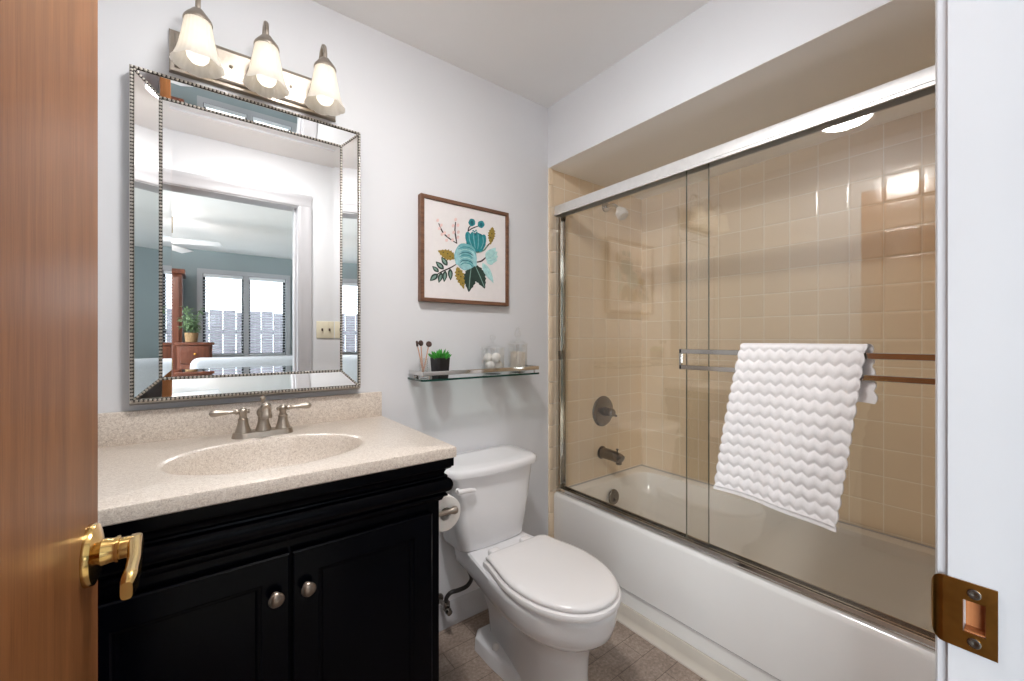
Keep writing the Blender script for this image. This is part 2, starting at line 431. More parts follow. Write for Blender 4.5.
# ---------------------------------------------------------------- open door with lever
YD = 0.677; XF = XH
door = struct(MB().box(XF-0.035, XF, YW+0.006, YD, 0.012, 2.06, b=0.0015).build('door_1', M['doorwood'], origin=(XH, YW+0.006, 0)), 'varnished brown wood door standing open')
zc = 0.975; yc = YD-0.041
lv = MB()
T = AX((XF, yc, zc), (1, 0, 0))
lv.lathe([(0.0325, 0), (0.0325, 0.004), (0.0315, 0.0065), (0.027, 0.008), (0.0145, 0.0115), (0.013, 0.02), (0.013, 0.0225), (0.0142, 0.023), (0.0142, 0.0255), (0.0118, 0.026), (0.0115, 0.038), (0.011, 0.043)], T, 40)
hd = lv.build('door_lever_handle', M['brass'], door); hd['label'] = 'polished brass lever handle'
lv = MB()
rings = []
for k, (yy, hw, hz, xo) in enumerate([(0.014, 0.005, 0.0085, 0.038), (0.010, 0.0062, 0.0115, 0.038), (0.0, 0.0068, 0.0125, 0.038), (-0.02, 0.0064, 0.0115, 0.0405), (-0.05, 0.006, 0.0105, 0.0445), (-0.080, 0.006, 0.0105, 0.0465), (-0.085, 0.0066, 0.0110, 0.0468), (-0.096, 0.0062, 0.0104, 0.047), (-0.107, 0.0045, 0.0080, 0.0472)]):
    c = Vector((XF+xo, yc+yy, zc-0.001))
    rings.append([c+Vector((hw*math.copysign(abs(math.cos(a))**0.6, math.cos(a)), 0, hz*math.copysign(abs(math.sin(a))**0.6, math.sin(a)))) for a in [2*PI*q/20 for q in range(20)]])
lv.loft(rings); lv.build('lever', M['brass'], hd)
door.rotation_euler.z = -math.radians(3.0)
for hz_ in (0.25, 1.05, 1.85):
    m = MB(); m.lathe([(0.006, -0.045), (0.006, 0.045)], Matrix.Translation((XH+0.006, YW+0.004, hz_)), 12); m.build('hinge', M['brass'], door)

# ================================================================ vanity
VX0, VX1 = -0.205, 0.530; VYF = 1.03; VC = (VX0+VX1)/2
van = thing('vanity_cabinet', 'black painted vanity cabinet with crown moulding below the speckled countertop', 'cabinet', (VC, 1.29, 0))
b = MB()
b.box(VX0, VX0+0.018, VYF, D-0.012, 0, 0.888); b.box(VX1-0.018, VX1, VYF, D-0.012, 0, 0.888)
b.box(VX0+0.018, VX1-0.018, D-0.03, D-0.012, 0.09, 0.888); b.box(VX0+0.018, VX1-0.018, VYF+0.02, D-0.03, 0.09, 0.108)
b.box(VX0+0.018, VX1-0.018, VYF+0.06, VYF+0.075, 0, 0.09)
# face frame
b.box(VX0+0.018, VX0+0.055, VYF, VYF+0.02, 0.09, 0.888); b.box(VX1-0.055, VX1-0.018, VYF, VYF+0.02, 0.09, 0.888)
b.box(VX0+0.055, VX1-0.055, VYF, VYF+0.02, 0.72, 0.888); b.box(VX0+0.055, VX1-0.055, VYF, VYF+0.02, 0.09, 0.125)
b.box(VC-0.02, VC+0.02, VYF, VYF+0.02, 0.125, 0.72)
b.build('carcass', M['black'], van)
# crown: profile (projection from body, z) swept front + right return
cp = [(0.0, 0.887), (0.030, 0.887), (0.030, 0.862), (0.026, 0.860), (0.024, 0.856), (0.015, 0.851), (0.011, 0.843), (0.011, 0.838), (0.017, 0.836), (0.018, 0.832)]
for k in range(11):
    a = PI/2-PI*k/10; cp.append((0.016+0.013*math.cos(a), 0.810+0.020*math.sin(a)))
cp += [(0.014, 0.787), (0.018, 0.784), (0.018, 0.779), (0.010, 0.775), (0.006, 0.766), (0.0, 0.764)]
b = MB()
rings = [[Vector((VX0, VYF-p, z)) for p, z in cp], [Vector((VX1+p, VYF-p, z)) for p, z in cp], [Vector((VX1+p, D-0.012, z)) for p, z in cp]]
b.loft(rings, closed=True)
b.build('crown_moulding', M['black'], van, angle=30)
def vdoor(x0, x1, knob_x):
    z0, z1 = 0.115, 0.742; yf = VYF-0.019; yb_ = VYF-0.0005
    m = MB(); st = 0.052
    def ring(i, y): return [Vector((x0+i, y, z0+i)), Vector((x1-i, y, z0+i)), Vector((x1-i, y, z1-i)), Vector((x0+i, y, z1-i))]
    m.loft([ring(0, yb_), ring(0, yf+0.003), ring(0.003, yf), ring(st, yf), ring(st+0.003, yf+0.003), ring(st+0.008, yf+0.0035), ring(st+0.012, yf+0.009), ring(st+0.03, yf+0.009)])
    dd = m.build('door', M['black'], van, angle=25)
    k = MB(); k.lathe([(0.0085, 0), (0.0085, 0.002), (0.0055, 0.004), (0.0055, 0.013), (0.010, 0.0155), (0.0148, 0.018), (0.0155, 0.021), (0.0135, 0.0245), (0.008, 0.027), (0.001, 0.028)], AX((knob_x, yf, 0.660), (0, -1, 0)), 28)
    kk = k.build('knob', M['knobmetal'], dd); kk['label'] = 'round pewter knob'
vdoor(VX0+0.028, VC-0.003, VC-0.031); vdoor(VC+0.003, VX1-0.028, VC+0.031)

# countertop with integral oval bowl
ZC = 0.92; CX0, CX1, CY0, CY1 = -0.232, 0.557, 0.98, D-0.002; SC = (0.156, 1.232); SA, SB = 0.218, 0.162
top = thing('sink_countertop', 'beige speckled countertop with an integral oval basin, on the black vanity', 'countertop', (VC, 1.29, 0.889))
b = MB()
angs = sorted([2*PI*k/96 for k in range(96)]+[math.atan2(y-SC[1], x-SC[0]) % (2*PI) for x in (CX0, CX1) for y in (CY0, CY1)])
def rect_pt(a, ins, z):
    dx, dy = math.cos(a), math.sin(a); x0, x1, y0, y1 = CX0+ins, CX1-ins, CY0+ins, CY1-ins
    t = min(((x1 if dx > 0 else x0)-SC[0])/dx if abs(dx) > 1e-9 else 9e9, ((y1 if dy > 0 else y0)-SC[1])/dy if abs(dy) > 1e-9 else 9e9)
    return Vector((SC[0]+dx*t, SC[1]+dy*t, z))
def ell(a, k, z):
    # point of a scaled ellipse in polar direction a
    r = 1/math.sqrt((math.cos(a)/SA)**2+(math.sin(a)/SB)**2)
    return Vector((SC[0]+r*k*math.cos(a), SC[1]+r*k*math.sin(a), z))
rings = [[rect_pt(a, 0.004, 0.889) for a in angs], [rect_pt(a, 0, 0.892) for a in angs], [rect_pt(a, 0, ZC-0.005) for a in angs], [rect_pt(a, 0.0016, ZC-0.0014) for a in angs], [rect_pt(a, 0.005, ZC) for a in angs]]
for k, dz in [(1.12, 0), (1.085, 0.0004), (1.05, -0.0012), (1.02, -0.004), (1.0, -0.010), (0.985, -0.018), (0.955, -0.040), (0.90, -0.068), (0.80, -0.095), (0.62, -0.115), (0.4, -0.126), (0.12, -0.131)]:
    rings.append([ell(a, k, ZC+dz) for a in angs])
b.loft(rings, cap0=False, cap1=True)
b.build('counter_slab', M['counter'], top, angle=30)
MB().box(CX0, CX1-0.003, D-0.021, D-0.002, ZC-0.001, 1.0105, b=0.003).build('backsplash', M['counter'], top)
b = MB(); b.lathe([(0.021, 0), (0.021, 0.002), (0.017, 0.003), (0.014, 0.0015), (0.002, 0.001)], Matrix.Translation((SC[0], SC[1], ZC-0.131)), 28); b.build('drain', M['chrome'], top)

# faucet
FX, FY = 0.158, 1.452
fa = thing('faucet', 'brushed nickel two-handle faucet standing behind the oval basin', 'faucet', (FX, FY, ZC))
def stadium(cx, cy, hl, r, z, n=12):
    return [Vector((cx+hl+r*math.cos(a), cy+r*math.sin(a), z)) for a in [-PI/2+PI*k/n for k in range(n+1)]]+[Vector((cx-hl+r*math.cos(a), cy+r*math.sin(a), z)) for a in [PI/2+PI*k/n for k in range(n+1)]]
b = MB(); b.loft([stadium(FX, FY, 0.052, 0.029, ZC), stadium(FX, FY, 0.052, 0.0285, ZC+0.003), stadium(FX, FY, 0.052, 0.0255, ZC+0.0145), stadium(FX, FY, 0.052, 0.0235, ZC+0.0155)])
b.build('base_plate', M['nickel'], fa)
for sgn in (-1, 1):
    cx = FX+sgn*0.052
    b = MB(); b.lathe([(0.0225, 0.013), (0.0205, 0.018), (0.0165, 0.03), (0.0135, 0.042), (0.0125, 0.05), (0.0135, 0.0515), (0.0135, 0.054), (0.0105, 0.056), (0.009, 0.064), (0.0105, 0.069), (0.0115, 0.074), (0.0105, 0.080), (0.007, 0.085), (0.001, 0.087)], Matrix.Translation((cx, FY, ZC)), 28)
    hv = b.build('handle', M['nickel'], fa)
    b = MB(); z = ZC+0.0755
    prof = [(0.001, -0.018), (0.0055, -0.0165), (0.0065, -0.013), (0.0045, -0.010), (0.0045, 0.010), (0.0075, 0.013), (0.008, 0.018), (0.0055, 0.021), (0.0048, 0.026), (0.0055, 0.038), (0.0075, 0.052), (0.0095, 0.064), (0.010, 0.071), (0.0085, 0.077), (0.004, 0.081), (0.0005, 0.082)]
    b.lathe(prof, AX((cx, FY, z), (sgn, 0, 0.02)), 20); b.build('lever', M['nickel'], hv)
b = MB(); b.lathe([(0.0225, 0.013), (0.021, 0.02), (0.0165, 0.034), (0.0145, 0.046), (0.0150, 0.056)], Matrix.Translation((FX, FY, ZC)), 28)
b.ball((FX, FY, ZC+0.068), 0.0185, 3)
b.tube(spline([(FX, FY, ZC+0.070), (FX, FY-0.025, ZC+0.084), (FX, FY-0.052, ZC+0.090), (FX, FY-0.074, ZC+0.086)], 6), 0.0125, 20)
b.lathe([(0.0005, 0.106), (0.007, 0.1045), (0.0115, 0.101), (0.0135, 0.096), (0.0132, 0.074), (0.0150, 0.071), (0.0155, 0.064), (0.0145, 0.0605), (0.012, 0.0605), (0.011, 0.066), (0.001, 0.066)], AX((FX, FY-0.078, ZC), (0.0, 0.18, 1.0)), 26)
so = b.build('spout', M['nickel'], fa)
b = MB(); b.tube([(FX, FY+0.014, ZC+0.06), (FX, FY+0.014, ZC+0.104)], 0.0025, 10); b.lathe([(0.003, 0), (0.0045, 0.003), (0.0075, 0.008), (0.0075, 0.012), (0.004, 0.016), (0.0005, 0.017)], Matrix.Translation((FX, FY+0.014, ZC+0.099)), 18)
b.build('lift_rod', M['nickel'], fa)

# ================================================================ wall mirror
ox0, ox1, oz0, oz1 = -0.1465, 0.4655, 1.0375, 1.9535; ix0, ix1, iz0, iz1 = -0.0818, 0.4012, 1.0998, 1.8895; yo, yi = 1.514, 1.5283
mi = thing('wall_mirror', 'rectangular wall mirror with beaded silver frame and angled mirror border', 'mirror', (0.16, D, oz0))
b = MB()
def rr(x0, x1, z0, z1, y): return [Vector((x0, y, z0)), Vector((x1, y, z0)), Vector((x1, y, z1)), Vector((x0, y, z1))]
b.loft([rr(ox0-0.004, ox1+0.002, oz0-0.013, oz1+0.002, D-0.001), rr(ox0-0.004, ox1+0.002, oz0-0.012, oz1+0.002, D-0.012), rr(ox0-0.002, ox1+0.002, oz0-0.003, oz1+0.002, yo+0.003), rr(ox0, ox1, oz0, oz1, yo), rr(ox0+0.007, ox1-0.007, oz0+0.007, oz1-0.007, yo+0.001), rr(ox0+0.009, ox1-0.009, oz0+0.009, oz1-0.009, yo+0.004)], cap1=False)
b.build('frame', M['silver'], mi, angle=20)
# bevelled centre pane
b = MB(); bv = 0.022
def pr_(i, y): return rr(ix0+i, ix1-i, iz0+i, iz1-i, y)
b.loft([pr_(0.0, yi+0.004), pr_(0.001, yi-0.0008), pr_(bv, yi)], cap0=False)
b.build('mirror_pane', M['mirror'], mi, smooth=False)
# four sloping border panes
o_ = (ox0+0.006, ox1-0.006, oz0+0.006, oz1-0.006); i_ = (ix0-0.002, ix1+0.002, iz0-0.002, iz1+0.002)
def P3(x, z, y): return Vector((x, y, z))
oc = [P3(o_[0], o_[2], yo+0.003), P3(o_[1], o_[2], yo+0.003), P3(o_[1], o_[3], yo+0.003), P3(o_[0], o_[3], yo+0.003)]
ic = [P3(i_[0], i_[2], yi), P3(i_[1], i_[2], yi), P3(i_[1], i_[3], yi), P3(i_[0], i_[3], yi)]
for k in range(4):
    j = (k+1) % 4
    sh_ = Vector((0, 0.0022 if k == 1 else 0, 0))
    m = MB(); m.loft([[oc[k]+sh_, oc[j]+sh_, ic[j], ic[k]], [p+Vector((0, 0.003, 0)) for p in (oc[k]+sh_, oc[j]+sh_, ic[j], ic[k])]])
    m.build('border_pane', M['mirror'], mi, smooth=False)
def bead_strand(m, a, c, r=0.0043, sp=0.0096):
    a = Vector(a); c = Vector(c); n = max(2, round((c-a).length/sp))
    for k in range(n): m.ball(a.lerp(c, k/n), r, 1)
def strip_bar(m, a, c, wdt, y):
    pass
m = MB(); q = 0.0035
cs = [P3(ox0+q, oz0+q, yo-0.001), P3(ox1-q, oz0+q, yo-0.001), P3(ox1-q, oz1-q, yo-0.001), P3(ox0+q, oz1-q, yo-0.001)]
for k in range(4): bead_strand(m, cs[k], cs[(k+1) % 4])
for k in range(4):
    m.mi = 1; a_, c_ = cs[k], cs[(k+1) % 4]; m.tube([a_+Vector((0, 0.0035, 0)), c_+Vector((0, 0.0035, 0))], 0.0046, 8); m.mi = 0
m.build('outer_bead_trim', [M['silver'], M['beadshade']], mi)
m = MB()
ci = [P3(ix0-0.002, iz0-0.002, yi-0.003), P3(ix1+0.002, iz0-0.002, yi-0.003), P3(ix1+0.002, iz1+0.002, yi-0.003), P3(ix0-0.002, iz1+0.002, yi-0.003)]
for k in range(4):
    bead_strand(m, ci[k], ci[(k+1) % 4])
    m.mi = 1; m.tube([ci[k]+Vector((0, 0.003, 0)), ci[(k+1) % 4]+Vector((0, 0.003, 0))], 0.0044, 8); m.mi = 0
m.build('inner_bead_trim', [M['silver'], M['beadshade']], mi)
for k in range(4):
    m = MB(); bead_strand(m, cs[k]+Vector((0, 0.001, 0)), ci[k], 0.0038, 0.0086)
    m.mi = 1; m.tube([cs[k]+Vector((0, 0.003, 0)), ci[k]+Vector((0, 0.002, 0))], 0.0032, 8)
    m.mi = 0; m.build('corner_bead_trim', [M['silver'], M['beadshade']], mi)

# ================================================================ vanity light
LX0, LX1, LZ0, LZ1 = -0.067, 0.391, 1.986, 2.110
vl = thing('vanity_light', 'three-lamp brushed nickel light bar with frosted bell shades above the mirror', 'wall light', (0.162, D, LZ0))
b = MB()
b.loft([rr(LX0, LX1, LZ0, LZ1, D-0.001), rr(LX0, LX1, LZ0, LZ1, D-0.008), rr(LX0+0.004, LX1-0.004, LZ0+0.004, LZ1-0.004, D-0.014), rr(LX0+0.012, LX1-0.012, LZ0+0.012, LZ1-0.012, D-0.016), rr(LX0+0.014, LX1-0.014, LZ0+0.014, LZ1-0.014, D-0.024), rr(LX0+0.019, LX1-0.019, LZ0+0.019, LZ1-0.019, D-0.026)])
bp = b.build('backplate', M['nickel'], vl, angle=20)
for sx_ in (0.081, 0.245):
    m = MB(); m.lathe([(0.005, 0), (0.005, 0.003), (0.003, 0.005), (0.0005, 0.0055)], AX((sx_, D-0.026, 2.048), (0, -1, 0)), 14); m.build('screw', M['nickel'], bp)
YS = 1.432
for cx in (0.0, 0.164, 0.328):
    b = MB()
    b.lathe([(0.019, 0), (0.019, 0.005), (0.012, 0.009)], AX((cx, D-0.026, 2.045), (0, -1, 0)), 24)
    b.tube(spline([(cx, D-0.03, 2.048), (cx, 1.512, 2.066), (cx, 1.500, 2.115), (cx, 1.484, 2.155), (cx, 1.462, 2.172), (cx, 1.442, 2.163), (cx, YS, 2.138), (cx, YS, 2.112)], 7), 0.0065, 14)
    arm = b.build('lamp_arm', M['nickel'], vl)
    b = MB(); b.lathe([(0.008, 0.024), (0.013, 0.021), (0.018, 0.014), (0.026, 0.004), (0.0315, -0.004), (0.0335, -0.009), (0.0335, -0.013), (0.031, -0.013), (0.028, -0.006), (0.015, 0.006)], Matrix.Translation((cx, YS, 2.097)), 32)
    b.build('shade_holder', M['nickel'], arm)
    # flared, scalloped bell shade
    rings = []; nn = 96
    prof = [(0.0300, 2.093), (0.0325, 2.075), (0.0360, 2.053), (0.0400, 2.030), (0.0440, 2.008), (0.0485, 1.990), (0.0540, 1.976), (0.0590, 1.968)]
    for r, z in prof:
        t = (2.093-z)/0.125
        rings.append([Vector((cx+(r*(1+0.055*t*t*abs(math.cos(2*a))**0.8*0.9-0.02*t+0.012*math.cos(24*a)))*math.cos(a), YS+(r*(1+0.055*t*t*abs(math.cos(2*a))**0.8*0.9-0.02*t+0.012*math.cos(24*a)))*math.sin(a), z-0.004*t*t*abs(math.cos(4*a)))) for a in [2*PI*k/nn+PI/4 for k in range(nn)]])
    b = MB(); b.loft(rings, False, False)
    b.build('glass_shade', M['shade'], arm, angle=60)
    b = MB(); b.lathe([(0.011, 2.085), (0.012, 2.055), (0.016, 2.035), (0.0235, 2.013), (0.0265, 1.998), (0.0245, 1.985), (0.017, 1.975), (0.006, 1.9705), (0.0005, 1.970)], Matrix.Translation((cx, YS, 0)), 24)
    b.build('bulb', M['bulb'], arm)

# ================================================================ framed picture
px0, px1, pz0, pz1 = 0.708, 1.147, 1.362, 1.794; fw = 0.0155; yf = 1.530
pic = thing('framed_picture', 'square walnut-framed floral picture in teal and gold on the white wall', 'picture', ((px0+px1)/2, D, pz0))
b = MB(); yb_ = D-0.001
for (a0, a1, c0, c1) in ((px0, px0+fw, pz0, pz1), (px1-fw, px1, pz0, pz1), (px0+fw, px1-fw, pz0, pz0+fw), (px0+fw, px1-fw, pz1-fw, pz1)):
    b.box(a0, a1, yf, yb_, c0, c1, b=0.0012, seg=1)
b.build('frame', M['walnut'], pic)
yc_ = yf+0.007
b = MB(); b.box(px0+fw+0.0005, px1-fw-0.0005, yc_, yb_-0.003, pz0+fw+0.0005, pz1-fw-0.0005)
PCOL = [('paint_blue', srgb(112, 170, 176)), ('paint_teal', srgb(30, 128, 136)), ('paint_deep_teal', srgb(14, 92, 104)), ('paint_gold', srgb(150, 126, 52)), ('paint_green', srgb(36, 58, 50)), ('paint_sage', srgb(120, 150, 140)), ('paint_mint', srgb(170, 212, 210)), ('paint_pink', srgb(226, 196, 190)), ('paint_brown', srgb(58, 44, 44)), ('paint_pale_blue', srgb(150, 196, 200)), ('paint_olive', srgb(92, 78, 34))]
pm = [M['canvas']]+[plain(n, c, 0.75, var=0.14, nscale=70) for n, c in PCOL]
PI_ = {n: i+1 for i, (n, c) in enumerate(PCOL)}
zl, zr = 1.677, 1.934
def pp(x, y):
    s = (x-90)/410; tp = 75+80*s; bt = 595+15*s; v = (y-tp)/(bt-tp)
    t = s*zl/(zr-s*(zr-zl))
    return (px0+fw+t*(px1-px0-2*fw), pz1-fw-v*(pz1-pz0-2*fw))
lay = [0]
def poly(pts, col, d=None):
    lay[0] += 1
    b.mi = PI_[col]; yy = yc_-0.0003-0.00002*lay[0]
    P = [pp(*p) for p in pts]
    b.loft([[Vector((x, yy, z)) for x, z in P], [Vector((x, yc_+0.0002, z)) for x, z in P]], cap1=False); b.mi = 0
def ov(cx, cy, rx, ry, rot, col, n=22, wob=0.0, tip=1.0):
    r_ = math.radians(rot); pts = []
    for k in range(n):
        a = 2*PI*k/n; f = 1+wob*math.sin(5*a+cx)
        u = rx*f*math.cos(a); v = ry*f*math.copysign(abs(math.sin(a))**tip, math.sin(a))
        pts.append((cx+u*math.cos(r_)-v*math.sin(r_), cy+u*math.sin(r_)+v*math.cos(r_)))
    poly(pts, col)
def stroke(pts, wd, col):
    P = spline([(x, y, 0) for x, y in pts], 6); L, R = [], []
    for i, p in enumerate(P):
        d = (P[min(i+1, len(P)-1)]-P[max(i-1, 0)]).normalized(); nv = Vector((-d.y, d.x, 0)); ww = wd*(0.55+0.45*math.sin(PI*(i+0.5)/len(P)))
        L.append((p.x+nv.x*ww, p.y+nv.y*ww)); R.append((p.x-nv.x*ww, p.y-nv.y*ww))
    poly(L+R[::-1], col)
def leaf(x0, y0, x1, y1, wd, col, jag=0.0, n=14):
    dx, dy = x1-x0, y1-y0; L = math.hypot(dx, dy); nx, ny = -dy/L, dx/L; A, B = [], []
    for k in range(n+1):
        t = k/n; ww = wd*math.sin(PI*min(1, t**0.8))*(1+(jag if k % 2 else -jag))
        A.append((x0+dx*t+nx*ww, y0+dy*t+ny*ww)); B.append((x0+dx*t-nx*ww, y0+dy*t-ny*ww))
    poly(A+B[::-1][1:-1], col)
# stems
stroke([(165, 205), (185, 250), (215, 280), (258, 308)], 3.5, 'paint_brown'); stroke([(250, 195), (247, 240), (252, 280), (256, 308)], 3.5, 'paint_brown')
stroke([(255, 415), (225, 435), (180, 458), (150, 478)], 3.5, 'paint_brown'); stroke([(355, 402), (380, 395), (402, 375)], 4, 'paint_brown')
stroke([(312, 250), (316, 225), (330, 208)], 3, 'paint_brown'); stroke([(314, 240), (335, 225), (365, 212)], 3, 'paint_brown')
stroke([(355, 350), (390, 340), (412, 312), (425, 298)], 3.5, 'paint_olive')
for x, y in ((160, 190), (178, 215), (168, 232), (195, 255), (182, 262), (215, 268), (205, 292), (235, 290), (250, 183), (238, 215), (262, 212), (240, 250), (264, 248), (262, 275)):
    ov(x, y, 7, 9, 20, 'paint_pink', 12, 0.1)
ov(332, 195, 17, 20, 0, 'paint_teal', 18, 0.05); ov(378, 203, 17, 19, 0, 'paint_teal', 18, 0.05); ov(332, 197, 8, 12, 0, 'paint_deep_teal', 12); ov(378, 205, 8, 11, 0, 'paint_deep_teal', 12)
# gold leaves
leaf(250, 385, 160, 348, 26, 'paint_gold', 0.16); leaf(435, 215, 425, 308, 17, 'paint_gold', 0.2); leaf(258, 430, 292, 545, 22, 'paint_gold', 0.2)
for x, y in ((188, 356), (210, 362), (222, 376), (236, 384), (432, 250), (426, 272), (434, 285), (266, 455), (276, 480), (268, 500), (286, 515), (262, 470)):
    ov(x, y, 4, 3.5, 30, 'paint_olive', 10)
# dark leaves
leaf(330, 425, 316, 560, 32, 'paint_green', 0.10); leaf(345, 415, 397, 540, 30, 'paint_green', 0.12)
stroke([(328, 430), (322, 480), (317, 545)], 2.2, 'paint_sage'); stroke([(348, 420), (372, 475), (394, 530)], 2.2, 'paint_sage')
for x0, y0, x1, y1, wd in ((208, 425, 178, 380, 13), (190, 445, 150, 405, 14), (165, 460, 132, 430, 11), (160, 470, 120, 508, 15), (180, 462, 165, 517, 12), (198, 452, 192, 512, 12), (222, 440, 225, 502, 12)):
    leaf(x0, y0, x1, y1, wd, 'paint_green'); leaf(x0+(x1-x0)*.2, y0+(y1-y0)*.2, x0+(x1-x0)*.85, y0+(y1-y0)*.85, wd*0.45, 'paint_sage')
# mint flower and pale leaf
for a in (-38, -18, 2, 20): 
    r_ = math.radians(a); leaf(403, 385, 403+62*math.cos(r_)*0.9+4, 375+70*math.sin(r_)-10, 22, 'paint_mint')
ov(430, 375, 22, 40, 15, 'paint_mint', 20, 0.06); stroke([(408, 385), (430, 372), (450, 345)], 1.6, 'paint_pale_blue'); stroke([(410, 392), (432, 390), (452, 380)], 1.6, 'paint_pale_blue')
leaf(385, 405, 440, 508, 17, 'paint_mint'); stroke([(392, 415), (415, 455), (436, 500)], 1.5, 'paint_pale_blue')
# deep teal bloom
ov(352, 298, 48, 50, 0, 'paint_deep_teal', 26, 0.03)
for x, y, rx, ry, rt in ((318, 285, 17, 42, -14), (338, 292, 16, 48, -6), (360, 298, 17, 50, 4), (382, 302, 18, 48, 14)): ov(x, y, rx, ry, rt, 'paint_teal', 18)
for pts in ([(316, 255), (320, 290), (332, 322)], [(338, 252), (342, 290), (348, 330)], [(362, 256), (364, 295), (360, 335)], [(386, 268), (388, 300), (376, 332)]): stroke(pts, 2.4, 'paint_blue')
stroke([(305, 320), (350, 352), (395, 338), (408, 312)], 2.2, 'paint_sage')
for x, y in ((345, 243), (352, 236), (338, 238), (356, 246)): ov(x, y, 4, 4, 0, 'paint_teal', 10)
# large blue bloom
ov(300, 375, 56, 70, -8, 'paint_blue', 28, 0.03)
ov(296, 422, 34, 20, 15, 'paint_pale_blue', 20, 0.05); ov(262, 372, 15, 48, 5, 'paint_pale_blue', 18, 0.05); ov(342, 385, 12, 42, -10, 'paint_pale_blue', 18, 0.04)
for k in range(7):
    y = 325+k*14; stroke([(262+k*2, y+12), (290, y), (318, y+3), (340-k, y+16)], 2.0, ('paint_teal', 'paint_mint', 'paint_deep_teal')[k % 3])
cv = b.build('canvas_print', pm, pic, smooth=False)

# ================================================================ glass shelf and what stands on it
hx0, hx1, hy0, hy1, hz = 0.664, 1.243, 1.420, D-0.002, 1.058
sh = thing('glass_shelf', 'green-edged glass wall shelf with metal gallery rail below the picture', 'shelf', ((hx0+hx1)/2, D, 1.05))
b = MB(); c = 0.012
outl = [(hx0+c, hy0), (hx1-c, hy0), (hx1-0.003, hy0+0.004), (hx1, hy0+c), (hx1, hy1), (hx0, hy1), (hx0, hy0+c), (hx0+0.003, hy0+0.004)]
R0 = [b.bm.verts.new((x, y, 1.050)) for x, y in outl]; R1 = [b.bm.verts.new((x, y, hz)) for x, y in outl]
b.mi = 0; b.face(R0[::-1]); b.face(R1); b.mi = 1
for k in range(len(outl)): b.face([R0[k], R0[(k+1) % len(outl)], R1[(k+1) % len(outl)], R1[k]])
b.build('glass_plate', [M['shelfglass'], M['shelfedge']], sh, smooth=False)
b = MB(); z0, z1 = 1.071, 1.087; t = 0.004
b.box(hx0+0.004, hx1-0.004, hy0+0.004, hy0+0.004+t, z0, z1, b=0.001); b.box(hx0+0.004, hx0+0.004+t, hy0+0.008, hy1, z0, z1, b=0.001); b.box(hx1-0.004-t, hx1-0.004, hy0+0.008, hy1, z0, z1, b=0.001)
b.build('gallery_rail', M['chrome'], sh)
for x in (hx0+0.03, hx1-0.03):
    b = MB(); b.box(x-0.011, x+0.011, D-0.018, D-0.001, 1.042, 1.0705, b=0.002); b.build('bracket', M['chrome'], sh)
    b = MB(); b.tube([(x, hy0+0.0075, hz), (x, hy0+0.0075, 1.074)], 0.003, 10); b.build('rail_post', M['chrome'], sh)

def jar_profile(r, h, th=0.002):
    return [(r*0.9, 0.0), (r, 0.004), (r, h), (r-th, h), (r-th, 0.006), (0.001, 0.006)]
CUP = (0.690, 1.468)
b = MB(); b.lathe([(0.0155, 0), (0.0165, 0.003), (0.0172, 0.078), (0.0158, 0.078), (0.0150, 0.008), (0.001, 0.008)], Matrix.Translation((CUP[0], CUP[1], hz)), 28, cap0=True)
tag(b.build('glass_cup', M['clear'], origin=(CUP[0], CUP[1], hz)), 'small clear glass cup of brushes at left end of the shelf', 'cup')
heads = [((0.668, 1.478, 1.192), 'leftmost round dark-headed brush in the glass cup, seen edge-on', (0.90, -0.43, 0.12)), ((0.689, 1.49, 1.194), 'middle wooden brush in the glass cup, smaller round dark head', (0.35, -0.9, 0.2)), ((0.716, 1.475, 1.190), 'rightmost brush in the glass cup, leaning right with largest round head', (-0.1, -0.95, 0.25))]
for (hp, lb, nrm), off in zip(heads, ((0.004, 0.003), (0.0, 0.005), (-0.006, -0.003))):
    base = Vector((CUP[0]+off[0], CUP[1]+off[1], hz+0.0085)); hp = Vector(hp)
    br = thing('makeup_brush', lb, 'brush', base, 'brushes in the glass cup')
    dv = (hp-base).normalized(); e = hp-dv*0.012
    m = MB(); m.tube([base, base.lerp(e, 0.3), base.lerp(e, 0.75), e], [0.0022, 0.0030, 0.0022, 0.0020], 10); m.build('handle', M['stickwood'], br)
    m = MB(); T = AX(hp, nrm)
    m.lathe([(0.009, -0.004), (0.0112, -0.002), (0.0116, 0.001), (0.0102, 0.0035), (0.005, 0.005), (0.0005, 0.0052)], T, 22); m.build('brush_head', M['bristle'], br)

